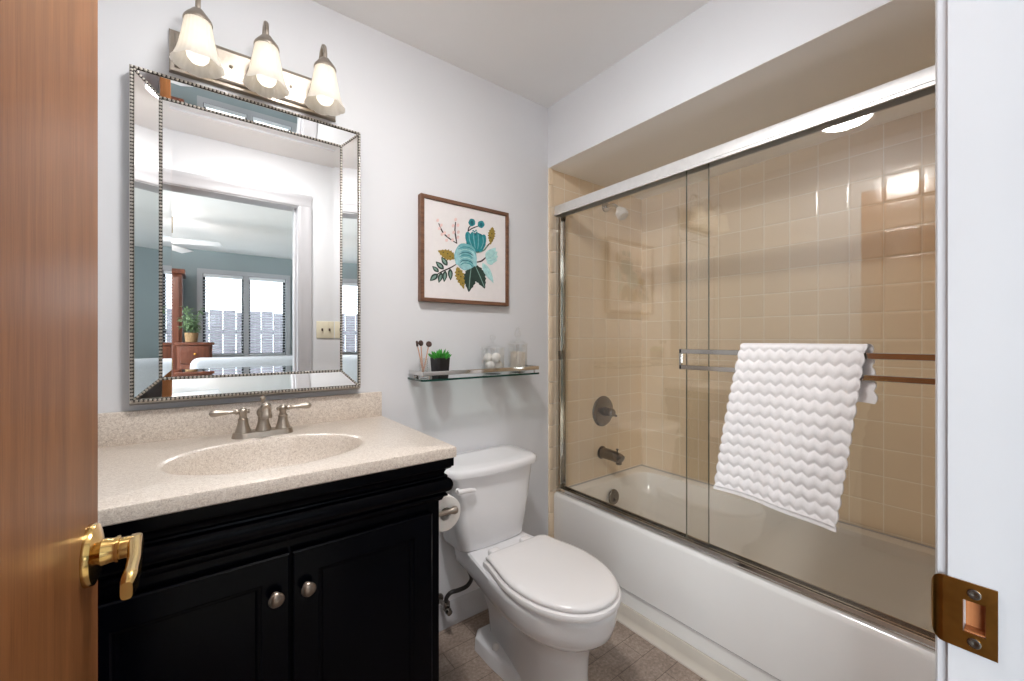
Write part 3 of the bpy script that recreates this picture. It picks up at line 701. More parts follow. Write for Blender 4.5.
# succulent
SP = (0.764, 1.474)
pl = thing('potted_succulent', 'small green succulent in a square black pot on the glass shelf', 'plant', (SP[0], SP[1], hz))
def sqr(h, z, rot=0.18):
    pts = []
    for k in range(4):
        for q in (-0.12, 0.12):
            a = PI/4+k*PI/2+rot+q; pts.append(Vector((SP[0]+h*math.sqrt(2)*0.98*math.cos(a), SP[1]+h*math.sqrt(2)*0.98*math.sin(a), z)))
    return pts
b = MB(); b.loft([sqr(0.0225, hz), sqr(0.0235, hz+0.003), sqr(0.0280, hz+0.077), sqr(0.0265, hz+0.078), sqr(0.025, hz+0.070)]); b.build('pot', M['potblack'], pl, angle=30)
b = MB(); rnd = random.Random(3)
for ringi, (cnt, tilt, L) in enumerate(((11, 1.05, 0.034), (9, 0.75, 0.035), (7, 0.45, 0.036), (4, 0.15, 0.032))):
    for k in range(cnt):
        a = 2*PI*k/cnt+ringi*0.4+rnd.uniform(-.15, .15); tl = tilt+rnd.uniform(-.12, .12); L_ = L*rnd.uniform(.85, 1.1)
        d0 = Vector((math.cos(a)*math.sin(tl), math.sin(a)*math.sin(tl), math.cos(tl)))
        p0 = Vector((SP[0], SP[1], hz+0.070))+Vector((math.cos(a), math.sin(a), 0))*0.004*(4-ringi)
        up = Vector((0, 0, 1)); pts = [p0+d0*L_*t+up*0.008*t*t for t in (0, .3, .6, .85, 1)]
        b.tube(pts, [0.004, 0.0062, 0.0055, 0.003, 0.0004], 7)
b.build('foliage', M['leafgreen'], pl)

# apothecary jars
def jar(name, label, cx, cy, r, hb, lidprof, cat='jar'):
    t = thing(name, label, cat, (cx, cy, hz), 'glass apothecary jars on the shelf')
    b = MB(); b.lathe([(r*0.72, 0.0), (r*0.80, 0.004), (r*0.9, 0.010), (r, 0.018), (r, hb-0.01), (r*1.02, hb-0.004), (r*1.02, hb), (r-0.003, hb), (r-0.003, 0.02), (r*0.8, 0.014), (0.001, 0.013)], Matrix.Translation((cx, cy, hz)), 40)
    b.build('body', M['clear'], t)
    b = MB(); b.lathe(lidprof, Matrix.Translation((cx, cy, hz+hb)), 36); b.build('lid', M['clear'], t)
    return t
J1 = (1.022, 1.482); J2 = (1.168, 1.492)
jar('apothecary_jar', 'shorter wide clear glass jar holding white cotton balls', J1[0], J1[1], 0.051, 0.112, [(0.030, -0.006), (0.055, 0.0), (0.056, 0.003), (0.050, 0.009), (0.030, 0.017), (0.012, 0.022), (0.006, 0.026), (0.006, 0.032), (0.012, 0.038), (0.0145, 0.046), (0.012, 0.054), (0.005, 0.059), (0.0005, 0.06)])
jar('apothecary_jar', 'taller narrow clear glass jar packed with cotton swabs', J2[0], J2[1], 0.045, 0.128, [(0.036, -0.010), (0.0375, 0.0), (0.048, 0.001), (0.048, 0.004), (0.039, 0.012), (0.022, 0.022), (0.010, 0.026), (0.0075, 0.03), (0.014, 0.038), (0.016, 0.048), (0.012, 0.060), (0.008, 0.066), (0.0085, 0.072), (0.004, 0.08), (0.0005, 0.081)])
rnd = random.Random(5)
spots = [(-0.021, -0.014, 0.036), (0.021, -0.012, 0.036), (0.0, 0.024, 0.036), (-0.020, 0.006, 0.070), (0.021, 0.006, 0.070), (0.001, -0.025, 0.072)]
wh = ['lower left', 'lower right', 'rearmost lower', 'upper left', 'upper right', 'topmost front']
for (dx, dy, dz), wlab in zip(spots, wh):
    b = MB(); t_ = bmesh.new(); bmesh.ops.create_icosphere(t_, subdivisions=3, radius=0.0205)
    for v in t_.verts:
        n_ = v.co.normalized(); v.co *= 1+0.07*math.sin(9*n_.x+dx*900)*math.sin(8*n_.y+2)*math.cos(7*n_.z+dz*300)
        v.co += Vector((J1[0]+dx, J1[1]+dy, hz+dz))
    b.merge(t_)
    tag(b.build('cotton_ball', M['cotton'], origin=(J1[0]+dx, J1[1]+dy, hz+dz-0.020)), wlab+' white cotton ball in the shorter glass jar', 'cotton ball', 'cotton balls in the shorter jar')
b = MB()
for k in range(70):
    a = rnd.uniform(0, 2*PI); rr_ = 0.035*math.sqrt(rnd.random()); a2 = a+rnd.uniform(-.5, .5)
    p = Vector((J2[0]+rr_*math.cos(a), J2[1]+rr_*math.sin(a), hz+0.017)); q_ = Vector((J2[0]+rr_*math.cos(a2)*0.97, J2[1]+rr_*math.sin(a2)*0.97, hz+0.017+rnd.uniform(0.066, 0.076)))
    b.tube([p, q_], 0.0013, 6); b.ball(q_, 0.0027, 1, (1, 1, 1.6)); b.ball(p+(q_-p)*0.04, 0.0026, 1, (1, 1, 1.6))
tag(b.build('cotton_swabs', M['swab'], origin=(J2[0], J2[1], hz+0.016)), 'bundle of white cotton swabs filling the taller glass jar', 'cotton swabs', kind='stuff')

# ================================================================ toilet
TX = 0.958
to = thing('toilet', 'white two-piece toilet with closed lid between vanity and tub', 'toilet', (TX, 1.2, 0))
def outline(z, yf, ycn, w_, yb, wb, n=18, sq=2.0, cx=TX):
    """egg front from yf to ycn (half width w_), sides running back to yb (half width wb)"""
    L = []
    for k in range(n+1):
        a = PI/2*k/n; L.append((ycn-(ycn-yf)*math.cos(a)**(2/sq), w_*math.sin(a)**(2/sq)))
    for k in range(1, n+1):
        t = k/n; s_ = t*t*(3-2*t); L.append((ycn+(yb-ycn)*t, w_+(wb-w_)*s_))
    # rounded rear corners
    y_, ww = L[-1]; r = min(0.03, ww*0.5); L[-1] = (y_-r, ww); 
    for k in range(1, 5): a = PI/2*k/4; L.append((y_-r+r*math.sin(a), ww-r+r*math.cos(a)))
    pts = [Vector((cx+ww_, yy, z)) for yy, ww_ in L]+[Vector((cx-ww_, yy, z)) for yy, ww_ in L[::-1][:-1]]
    return pts
b = MB()
lv_ = [(0.0, 0.880, 1.02, 0.098, 1.36, 0.040), (0.015, 0.882, 1.02, 0.096, 1.36, 0.040), (0.05, 0.890, 1.02, 0.088, 1.36, 0.040), (0.14, 0.892, 1.02, 0.084, 1.37, 0.045), (0.20, 0.888, 1.02, 0.088, 1.39, 0.056), (0.25, 0.872, 1.02, 0.100, 1.42, 0.076), (0.275, 0.845, 1.03, 0.130, 1.45, 0.095), (0.290, 0.822, 1.04, 0.152, 1.48, 0.108), (0.302, 0.812, 1.045, 0.162, 1.49, 0.114), (0.308, 0.806, 1.05, 0.168, 1.50, 0.118), (0.335, 0.798, 1.05, 0.174, 1.505, 0.122), (0.375, 0.793, 1.05, 0.179, 1.505, 0.128), (0.390, 0.794, 1.05, 0.178, 1.505, 0.128), (0.396, 0.800, 1.05, 0.172, 1.50, 0.122)]
b.loft([outline(*q) for q in lv_])
# foot flange
def foot(z, i):
    hw = 0.102-i; P = [(TX-hw+0.03, 1.398-i), (TX+hw-0.03, 1.398-i), (TX+hw, 1.365-i), (TX+hw, 1.26), (TX+hw-0.012, 1.12), (TX+0.06, 1.02), (TX-0.06, 1.02), (TX-hw+0.012, 1.12), (TX-hw, 1.26), (TX-hw, 1.365-i)]
    return [Vector((x, y, z)) for x, y in P]
b.loft([foot(0, 0), foot(0.045, 0.002), foot(0.052, 0.006), foot(0.056, 0.016)])
b.build('bowl', M['porcelain'], to, angle=42)
for sgn in (-1, 1):
    m = MB(); m.lathe([(0.0145, 0), (0.0145, 0.006), (0.013, 0.014), (0.008, 0.020), (0.0005, 0.022)], Matrix.Translation((TX+sgn*0.074, 1.262, 0.054)), 24); m.build('bolt_cap', M['whiteplastic'], to)
b = MB(); b.loft([outline(z, 0.785+i, 1.04, 0.180-i, 1.245-i, 0.150-i, sq=2.1) for z, i in ((0.3965, 0.007), (0.399, 0.001), (0.404, 0.0), (0.411, 0.0), (0.416, 0.002), (0.4185, 0.008))]); b.build('seat', M['seatplastic'], to)
b = MB(); b.loft([outline(z, 0.783+i, 1.04, 0.182-i, 1.25-i, 0.152-i, sq=2.1) for z, i in ((0.4205, 0.016), (0.422, 0.012), (0.428, 0.010), (0.433, 0.012), (0.437, 0.018), (0.4395, 0.030), (0.4415, 0.06), (0.4425, 0.10), (0.443, 0.14))]); b.build('lid', M['seatplastic'], to, angle=50)
for sgn in (-1, 1):
    m = MB(); m.box(TX+sgn*0.075-0.022, TX+sgn*0.075+0.022, 1.245, 1.285, 0.396, 0.424, b=0.008, seg=3); m.build('hinge', M['seatplastic'], to)
def rrect(hw, y0, y1, z, r, bow=0.0, n=7, cx=TX-0.014):
    pts = []
    for (sx_, yy, a0) in ((1, y1-r, 0), (-1, y1-r, PI/2), (-1, y0+r, PI), (1, y0+r, 3*PI/2)):
        for k in range(n+1):
            a = a0+PI/2*k/n; pts.append((sx_*(hw-r)+r*math.cos(a), yy+r*math.sin(a)))
    # front bow
    ns = 10; f0 = pts[3*(n+1)-1]; f1 = pts[3*(n+1)]
    mid = [(f0[0]+(f1[0]-f0[0])*k/ns, f0[1]) for k in range(1, ns)]
    pts = pts[:3*(n+1)]+mid+pts[3*(n+1):]
    return [Vector((cx+x, y-(bow*(1-(x/hw)**2) if y < (y0+y1)/2 else 0), z)) for x, y in pts]
b = MB(); b.loft([rrect(0.150, 1.352, 1.515, 0.398, 0.04, 0.012), rrect(0.156, 1.348, 1.52, 0.404, 0.04, 0.012), rrect(0.178, 1.342, 1.532, 0.54, 0.04, 0.016), rrect(0.198, 1.338, 1.54, 0.68, 0.04, 0.02), rrect(0.199, 1.338, 1.54, 0.692, 0.04, 0.02)])
b.build('tank', M['porcelain'], to, angle=50)
b = MB(); b.loft([rrect(0.207, 1.336, 1.547, 0.689, 0.045, 0.03), rrect(0.217, 1.328, 1.552, 0.693, 0.045, 0.03), rrect(0.219, 1.326, 1.552, 0.708, 0.045, 0.03), rrect(0.215, 1.330, 1.55, 0.717, 0.045, 0.03), rrect(0.205, 1.340, 1.54, 0.722, 0.045, 0.03), rrect(0.15, 1.38, 1.50, 0.7235, 0.04, 0.02)])
b.build('tank_lid', M['porcelain'], to, angle=50)
b = MB(); b.lathe([(0.011, 0), (0.011, 0.012), (0.008, 0.016)], AX((TX-0.195, 1.334, 0.648), (0, -1, 0)), 18)
b.tube(spline([(TX-0.206, 1.314, 0.651), (TX-0.18, 1.312, 0.651), (TX-0.15, 1.312, 0.648), (TX-0.128, 1.313, 0.643)], 5), [0.009]*6+[0.0085]*5+[0.0075]*3+[0.006, 0.002], 14)
b.build('flush_lever', M['seatplastic'], to)

# supply hose and stop valve
sv = thing('water_supply_line', 'dark braided supply hose with stop valve behind the toilet', 'pipe', (0.815, 1.545, 0.10))
b = MB(); b.lathe([(0.022, 0), (0.020, 0.005), (0.010, 0.008)], AX((0.800, D-0.003, 0.125), (0, -1, 0)), 20); b.tube([(0.800, D-0.01, 0.125), (0.800, 1.49, 0.125)], 0.008, 12); b.box(0.788, 0.812, 1.478, 1.502, 0.112, 0.150, b=0.004)
b.lathe([(0.013, 0), (0.014, 0.006), (0.010, 0.014), (0.012, 0.018)], AX((0.800, 1.478, 0.118), (0, -1, -0.15)), 14)
b.build('stop_valve', M['darknickel'], sv)
b = MB(); b.tube(spline([(0.800, 1.49, 0.148), (0.797, 1.482, 0.168), (0.812, 1.472, 0.188), (0.850, 1.470, 0.186), (0.888, 1.470, 0.190), (0.905, 1.468, 0.218), (0.884, 1.468, 0.268), (0.864, 1.468, 0.320), (0.856, 1.465, 0.396)], 7), 0.0085, 12); b.build('hose', M['hose'], sv)

# toilet paper holder and roll
RC = Vector((0.583, 1.088, 0.703))
hp_ = thing('toilet_paper_holder', 'nickel toilet paper holder fixed to the right side of the vanity', 'paper holder', (VX1, 1.10, 0.70))
for y in (RC.y-0.011, RC.y+0.126):
    b = MB(); b.lathe([(0.017, 0), (0.017, 0.004), (0.011, 0.008), (0.007, 0.012), (0.007, 0.055), (0.009, 0.066), (0.012, 0.074), (0.011, 0.082), (0.004, 0.087), (0.0005, 0.088)], AX((VX1, y, RC.z), (1, 0, 0)), 20); b.build('post', M['nickel'], hp_)
b = MB(); b.tube([(RC.x, RC.y-0.010, RC.z), (RC.x, RC.y+0.124, RC.z)], 0.006, 12); b.build('roller', M['nickel'], hp_)
b = MB(); b.lathe([(0.019, 0), (0.050, 0), (0.051, 0.001), (0.051, 0.111), (0.050, 0.112), (0.019, 0.112), (0.019, 0)], AX((RC.x, RC.y+0.002, RC.z-0.011), (0, 1, 0)), 48, False, False)
tr = tag(b.build('toilet_paper_roll', M['paper'], origin=(RC.x, RC.y+0.06, RC.z-0.062)), 'white toilet paper roll on the holder beside the vanity', 'toilet paper')

# ================================================================ bathtub
tx0, tx1, ty0, ty1, tz = 1.452, XT-0.005, YW+0.005, D-0.006, 0.424
tub = thing('bathtub', 'white enamelled alcove bathtub with plain apron behind the glass doors', 'bathtub', (1.82, 0.8, 0))
def rq(x0, x1, y0, y1, z, r, n=8):
    pts = []
    for (cx, cy, a0) in ((x1-r, y1-r, 0), (x0+r, y1-r, PI/2), (x0+r, y0+r, PI), (x1-r, y0+r, 3*PI/2)):
        for k in range(n+1):
            a = a0+PI/2*k/n; pts.append(Vector((cx+r*math.cos(a), cy+r*math.sin(a), z)))
    return pts
b = MB()
b.loft([rq(tx0+0.012, tx1, ty0, ty1, 0.0, 0.002), rq(tx0+0.012, tx1, ty0, ty1, 0.134, 0.002), rq(tx0+0.009, tx1, ty0, ty1, 0.1345, 0.002), rq(tx0+0.001, tx1, ty0, ty1, 0.139, 0.002), rq(tx0, tx1, ty0, ty1, 0.144, 0.002), rq(tx0, tx1, ty0, ty1, 0.406, 0.002), rq(tx0+0.003, tx1, ty0, ty1, 0.417, 0.003), rq(tx0+0.010, tx1-0.002, ty0+0.002, ty1-0.002, tz, 0.006),
        rq(tx0+0.080, tx1-0.050, ty0+0.07, ty1-0.045, tz, 0.10), rq(tx0+0.090, tx1-0.058, ty0+0.08, ty1-0.055, tz-0.004, 0.10), rq(tx0+0.098, tx1-0.064, ty0+0.09, ty1-0.062, tz-0.016, 0.10), rq(tx0+0.115, tx1-0.080, ty0+0.14, ty1-0.078, 0.30, 0.10), rq(tx0+0.135, tx1-0.10, ty0+0.24, ty1-0.095, 0.16, 0.10), rq(tx0+0.16, tx1-0.125, ty0+0.30, ty1-0.12, 0.10, 0.10), rq(tx0+0.20, tx1-0.165, ty0+0.36, ty1-0.17, 0.078, 0.09), rq(tx0+0.26, tx1-0.22, ty0+0.42, ty1-0.24, 0.075, 0.06)])
b.build('tub_body', M['enamel'], tub, angle=35)
m = MB(); m.box(tx0+0.0105, tx0+0.0135, ty0+0.002, ty1-0.002, 0.131, 0.1362); m.build('apron_groove_shade', M['dark'], tub)  # dark strip painting the shade under the apron's lower edge
m = MB(); m.lathe([(0.042, 0), (0.042, 0.003), (0.038, 0.009), (0.026, 0.012), (0.010, 0.010), (0.0005, 0.010)], AX((1.825, 1.474, 0.338), (0, -1, 0.06)), 32)
oo = m.build('overflow_plate', M['darknickel'], tub)
m = MB(); m.tube([(1.825, 1.463, 0.333), (1.825, 1.452, 0.318)], 0.004, 8); m.build('trip_lever', M['darknickel'], oo)
# caulk bead where tile meets tub
b = MB(); b.tube([(tx0+0.02, D-0.005, tz+0.001), (tx1-0.002, D-0.005, tz+0.001), (tx1-0.002, ty0+0.01, tz+0.001)], 0.0045, 8)
b.build('caulk_line', M['trim'], tub)
# taps
tv = thing('shower_valve', 'round nickel shower valve on the beige tile above the tub spout', 'shower valve', (1.832, D-0.004, 0.80))
b = MB(); b.lathe([(0.086, 0), (0.086, 0.003), (0.080, 0.010), (0.066, 0.014), (0.040, 0.0155), (0.034, 0.017)], AX((1.832, D-0.0045, 0.80), (0, -1, 0)), 48); b.build('escutcheon', M['darknickel'], tv)
b = MB(); b.lathe([(0.026, 0.014), (0.024, 0.03), (0.021, 0.045), (0.022, 0.05), (0.022, 0.072), (0.017, 0.078), (0.0005, 0.079)], AX((1.832, D-0.0045, 0.80), (0, -1, 0)), 28); b.tube([(1.832, 1.495, 0.80), (1.85, 1.49, 0.786), (1.868, 1.486, 0.778)], [0.009, 0.008, 0.006], 12); b.build('handle', M['darknickel'], tv)
ts = thing('tub_spout', 'nickel tub spout on the beige tile below the shower valve', 'tub spout', (1.824, D-0.004, 0.565))
b = MB(); b.lathe([(0.036, 0), (0.036, 0.004), (0.028, 0.007)], AX((1.824, D-0.0045, 0.567), (0, -1, 0)), 28)
b.tube(spline([(1.824, D-0.006, 0.567), (1.824, 1.50, 0.566), (1.824, 1.455, 0.563), (1.824, 1.428, 0.558), (1.824, 1.416, 0.553)], 5), [0.030]*6+[0.029]*5+[0.028]*5+[0.0265]*3+[0.022, 0.016], 22)
b.lathe([(0.016, 0), (0.0165, 0.024), (0.013, 0.026)], AX((1.824, 1.436, 0.552), (0, 0, -1)), 18); b.lathe([(0.004, 0), (0.004, 0.016), (0.007, 0.018), (0.007, 0.023), (0.001, 0.025)], Matrix.Translation((1.824, 1.446, 0.586)), 12)
b.build('spout_body', M['darknickel'], ts)
hs = thing('shower_sprayer', 'white shower head on a short pipe near the top of the tiled wall', 'shower head', (1.855, D-0.004, 1.96))
b = MB(); b.lathe([(0.030, 0), (0.028, 0.006), (0.012, 0.012)], AX((1.855, D-0.0045, 1.965), (0, -1, 0)), 24); b.tube(spline([(1.855, D-0.006, 1.965), (1.855, 1.515, 1.966), (1.855, 1.485, 1.955), (1.855, 1.462, 1.932)], 5), 0.0095, 14); b.build('shower_arm', M['chrome'], hs)
b = MB(); b.lathe([(0.013, 0), (0.015, 0.008), (0.022, 0.016), (0.031, 0.03), (0.033, 0.052), (0.030, 0.064), (0.024, 0.068), (0.022, 0.064), (0.001, 0.063)], AX((1.855, 1.464, 1.936), (0, -0.55, -0.84)), 30); b.build('spray_head', M['whiteplastic'], hs)

# ================================================================ sliding shower doors
sd = thing('shower_door', 'framed sliding bronze glass shower doors standing on the tub rim', 'shower door', (1.485, 0.8, tz))
y0, y1 = YW+0.005, D-0.0045
b = MB(); hpf = [(1.456, 1.843), (1.456, 1.852), (1.459, 1.856), (1.459, 1.884), (1.462, 1.893), (1.470, 1.897), (1.505, 1.897), (1.512, 1.890), (1.512, 1.843), (1.507, 1.843), (1.507, 1.882), (1.463, 1.882), (1.463, 1.843)]
b.prism(hpf, y0, y1, 'Y'); b.build('header_rail', M['alu'], sd, angle=25)
b = MB(); bpf = [(1.470, tz+0.0005), (1.470, tz+0.008), (1.474, tz+0.010), (1.4745, tz+0.022), (1.4775, tz+0.022), (1.478, tz+0.010), (1.492, tz+0.010), (1.4925, tz+0.020), (1.4955, tz+0.020), (1.496, tz+0.010), (1.508, tz+0.010), (1.5085, tz+0.028), (1.512, tz+0.028), (1.512, tz+0.0005)]
b.prism(bpf, y0, y1, 'Y'); b.build('bottom_track', M['chrome'], sd, angle=25)
for (a0, a1) in ((y1-0.030, y1), (y0, y0+0.03)):
    b = MB(); b.box(1.470, 1.4735, a0, a1, tz+0.03, 1.843); b.box(1.5085, 1.512, a0, a1, tz+0.03, 1.843)
    yy = (a1-0.0035, a1) if a1 == y1 else (a0, a0+0.0035)
    b.box(1.4735, 1.5085, yy[0], yy[1], tz+0.03, 1.843); b.build('side_jamb', M['chrome'], sd)
b = MB(); b.box(1.464, 1.474, y1-0.038, y1-0.022, 1.105, 1.150, b=0.002); b.tube([(1.466, y1-0.034, 1.128), (1.458, y1-0.034, 1.128)], 0.006, 10); b.build('bumper_clip', M['darknickel'], sd)
# back panel (near the taps), front panel
gb = MB().box(1.497, 1.503, 0.772, y1-0.006, tz+0.030, 1.870).build('sliding_panel', M['sglass'], sd, smooth=False)
MB().box(1.4965, 1.5035, 0.7708, 0.772, tz+0.030, 1.870).build('panel_edge', M['glassedge'], gb)
MB().box(1.4955, 1.505, 0.772, 0.852, tz+0.0225, tz+0.0295).build('panel_guide', M['darknickel'], gb)
gf = MB().box(1.480, 1.486, y0+0.006, 0.848, tz+0.026, 1.872).build('sliding_panel', M['sglass'], sd, smooth=False)
MB().box(1.4795, 1.4865, 0.848, 0.849, tz+0.026, 1.872).build('panel_edge', M['glassedge'], gf)
# double towel rail on the front panel
b = MB(); xb = 1.432; bz = ((1.156, 1.173), (1.098, 1.114))
for z0_, z1_ in bz: b.box(xb-0.005, xb+0.005, 0.095, 0.846, z0_, z1_, b=0.0012, seg=1)
for yy in (0.095, 0.838): b.box(xb-0.005, xb+0.005, yy, yy+0.009, 1.098, 1.173, b=0.001, seg=1)
for yy in (0.100, 0.832):
    for z0_, z1_ in bz: b.box(xb+0.004, 1.4798, yy, yy+0.012, z0_+0.003, z1_-0.003, b=0.001, seg=1)
b.build('towel_bar', M['chrome'], gf)

# ================================================================ towel
tb = MB()
NU, NV = 150, 300
Lf, Lb, arc = 0.492, 0.165, 0.04
def tri(x): x = x % 1.0; return 4*abs(x-0.5)-1
def towel_pt(u, s, off):
    """u 0 (left/far) .. 1 (right/near); s: distance from ridge, + front, - back"""
    topz = 1.197
    if s >= -0.0001:
        t = max(0.0, (s-0.018))/(Lf-0.018); t = min(t, 1.0)
        lean = 0.083*t**0.9*(1-u)+0.067*t*u
        yy = 0.617-(0.617-0.305)*u+lean
        zz_end = 0.700-0.028*u+0.012*math.sin(PI*u)*0.6
        r = 0.020; 
        if s < r*PI/2: a = s/r; zz = topz-r+r*math.cos(a); xx = 1.432-r*math.sin(a)*0.95
        else: zz = (topz-r)-(s-r*PI/2)/(Lf-r*PI/2)*((topz-r)-zz_end); xx = 1.432-r*0.95
        fold = 0.008*math.sin(3.0*PI*u+0.6+t*1.2)*min(1, t*2.2)+0.004*math.sin(7*u+5*t)*t
        xx -= 0.010*t+fold*0.8
        v = s
        ph = v/0.0335+0.16*tri(yy/0.0300+0.2)
        yy += -(u-0.5)*2*0.005*abs(math.sin(PI*ph))*max(0, 1-min(u, 1-u)/0.06)
        hgt = 0.0052*abs(math.sin(PI*ph))**0.8
        e = min(u, 1-u)
        if e < 0.02: hgt *= 0.6
        if s > Lf-0.012: hgt = 0.001
        return Vector((xx-(hgt if off == 0 else -0.006), yy, zz))
    else:
        q = -s; t = q/Lb; r = 0.012
        yy = 0.617-(0.617-0.300)*u-0.010*t*u
        if q < r*PI/2: a = q/r; zz = topz-r+r*math.cos(a)-0.006*(1-math.cos(a)); xx = 1.432+r*math.sin(a)
        else: zz = (topz-r-0.006)-(q-r*PI/2)-0.02*u*0; xx = 1.4445
        zz += 0.006*math.sin(9*u)*t
        xx += 0.004*math.sin(14*u+2+3*t)*t
        ph = q/0.0335+0.16*tri(yy/0.0300+0.2)
        yy += -(u-0.5)*2*0.006*abs(math.sin(PI*ph))*max(0, 1-min(u, 1-u)/0.1)
        hgt = 0.0050*abs(math.sin(PI*ph))**0.7
        return Vector((xx+(hgt*0.9 if off == 0 else -0.005), yy, zz))
grid = [[[None, None] for _ in range(NV+1)] for _ in range(NU+1)]
for i in range(NU+1):
    for j in range(NV+1):
        s_ = -Lb+(Lf+Lb)*j/NV
        for k in (0, 1): grid[i][j][k] = tb.bm.verts.new(towel_pt(i/NU, s_, k))
for i in range(NU):
    for j in range(NV):
        tb.face([grid[i][j][0], grid[i+1][j][0], grid[i+1][j+1][0], grid[i][j+1][0]])
        tb.face([grid[i][j][1], grid[i][j+1][1], grid[i+1][j+1][1], grid[i+1][j][1]])
for j in range(NV):
    for i in (0, NU): tb.face([grid[i][j][0], grid[i][j+1][0], grid[i][j+1][1], grid[i][j][1]])
for i in range(NU):
    for j in (0, NV): tb.face([grid[i][j][0], grid[i+1][j][0], grid[i+1][j][1], grid[i][j][1]])
tag(tb.build('bath_towel', M['towel'], origin=(1.432, 0.46, 0.68), angle=75), 'white zigzag-ribbed bath towel hanging over the shower door rail', 'towel')

# ================================================================ ceiling dome lamp, switch plate
dl = thing('ceiling_light', 'round white dome ceiling light seen reflected in the shower glass', 'ceiling light', (0.30, 0.66, H))
b = MB(); b.lathe([(0.120, 0), (0.129, -0.004), (0.130, -0.034), (0.127, -0.037), (0.122, -0.035), (0.121, -0.020)], Matrix.Translation((0.30, 0.66, H-0.001)), 48); b.build('base_shade_ring', M['whiteplastic'], dl)  # unseen deep lip added to keep the lamp's light off the upper walls
b = MB(); b.lathe([(0.118, -0.022), (0.1175, -0.034), (0.110, -0.043), (0.094, -0.054), (0.068, -0.064), (0.038, -0.070), (0.013, -0.072), (0.0005, -0.0725)], Matrix.Translation((0.30, 0.66, H-0.001)), 48, False); b.build('diffuser', M['dome'], dl)
b = MB(); b.box(0.632, 0.748, YW+0.0005, YW+0.007, 1.215, 1.330, b=0.003)
sw = tag(b.build('switch_plate', M['ivory'], origin=(0.69, YW, 1.215)), 'ivory double light switch plate beside the doorway, reflected in the mirror', 'light switch')
for x in (0.667, 0.713):
    m = MB(); m.box(x-0.0045, x+0.0045, YW+0.0065, YW+0.016, 1.264, 1.282, b=0.0015); tgl = m.build('toggle', M['bristle'], sw); tgl['label'] = 'dark toggle'

# ================================================================ bedroom beyond the doorway (seen in the mirror)
BX0, BX1, BY = -2.6, 2.4, -3.76; WX0, WX1, WZ0, WZ1 = 0.05, 1.02, 0.98, 2.08
sbox('floor_bedroom', M['carpet'], (BX0-0.1, BX1+0.1, BY-0.1, YB, -0.1, 0.0), 'beige bedroom carpet seen in the mirror')
sbox('ceiling_bedroom', M['ceil'], (BX0-0.1, BX1+0.1, BY-0.1, YB, H, H+0.1), 'white bedroom ceiling seen in the mirror')
b = MB(); b.box(BX0-0.1, WX0, BY-0.1, BY, 0, H); b.box(WX1, BX1+0.1, BY-0.1, BY, 0, H); b.box(WX0, WX1, BY-0.1, BY, 0, WZ0); b.box(WX0, WX1, BY-0.1, BY, WZ1, H)
struct(b.build('wall_bedroom_far', M['bedwall']), 'blue-grey bedroom wall with the window')
sbox('wall_bedroom_right', M['bedwall'], (BX1, BX1+0.1, BY, YB, 0, H), 'blue-grey right bedroom wall')
b = MB(); b.box(BX0-0.1, BX0, BY, -2.60, 0, H); b.box(BX0-0.1, BX0, -0.70, YB, 0, H); b.box(BX0-0.1, BX0, -2.60, -0.70, 0, 0.7); b.box(BX0-0.1, BX0, -2.60, -0.70, 2.15, H)
struct(b.build('wall_bedroom_left', M['bedwall']), 'blue-grey left bedroom wall with an added window')
b = MB(); b.box(BX0, XH-0.09, YB-0.008, YB, 0, H); b.box(XJ+0.09, BX1, YB-0.008, YB, 0, H); b.box(XH-0.09, XJ+0.09, YB-0.008, YB, HEAD+0.09, H)
struct(b.build('wall_bedroom_near', M['bedwall']), 'blue-grey bedroom side of the doorway wall')
def frame_rect(m, x0, x1, z0, z1, w_, y0, y1):
    m.box(x0, x0+w_, y0, y1, z0, z1); m.box(x1-w_, x1, y0, y1, z0, z1); m.box(x0+w_, x1-w_, y0, y1, z0, z0+w_); m.box(x0+w_, x1-w_, y0, y1, z1-w_, z1)
b = MB(); frame_rect(b, WX0-0.06, WX1+0.06, WZ0-0.06, WZ1+0.06, 0.06, BY, BY+0.02); b.box(WX0-0.08, WX1+0.08, BY, BY+0.05, WZ0-0.03, WZ0)
win = struct(b.build('window_1', M['trim']), 'bedroom window with white blinds, reflected in the mirror')
b = MB(); mid = (WX0+WX1)/2; frame_rect(b, WX0, mid-0.02, WZ0, WZ1, 0.03, BY-0.07, BY-0.03); frame_rect(b, mid+0.02, WX1, WZ0, WZ1, 0.03, BY-0.07, BY-0.03); b.build('sash', M['darkframe'], win)
MB().box(mid-0.03, mid+0.03, BY-0.07, BY+0.012, WZ0, WZ1).build('mullion', M['trim'], win)
MB().box(WX0+0.03, mid-0.05, BY-0.052, BY-0.048, WZ0+0.03, WZ1-0.03).build('pane', M['paneglass'], win); MB().box(mid+0.05, WX1-0.03, BY-0.052, BY-0.048, WZ0+0.03, WZ1-0.03).build('pane', M['paneglass'], win)
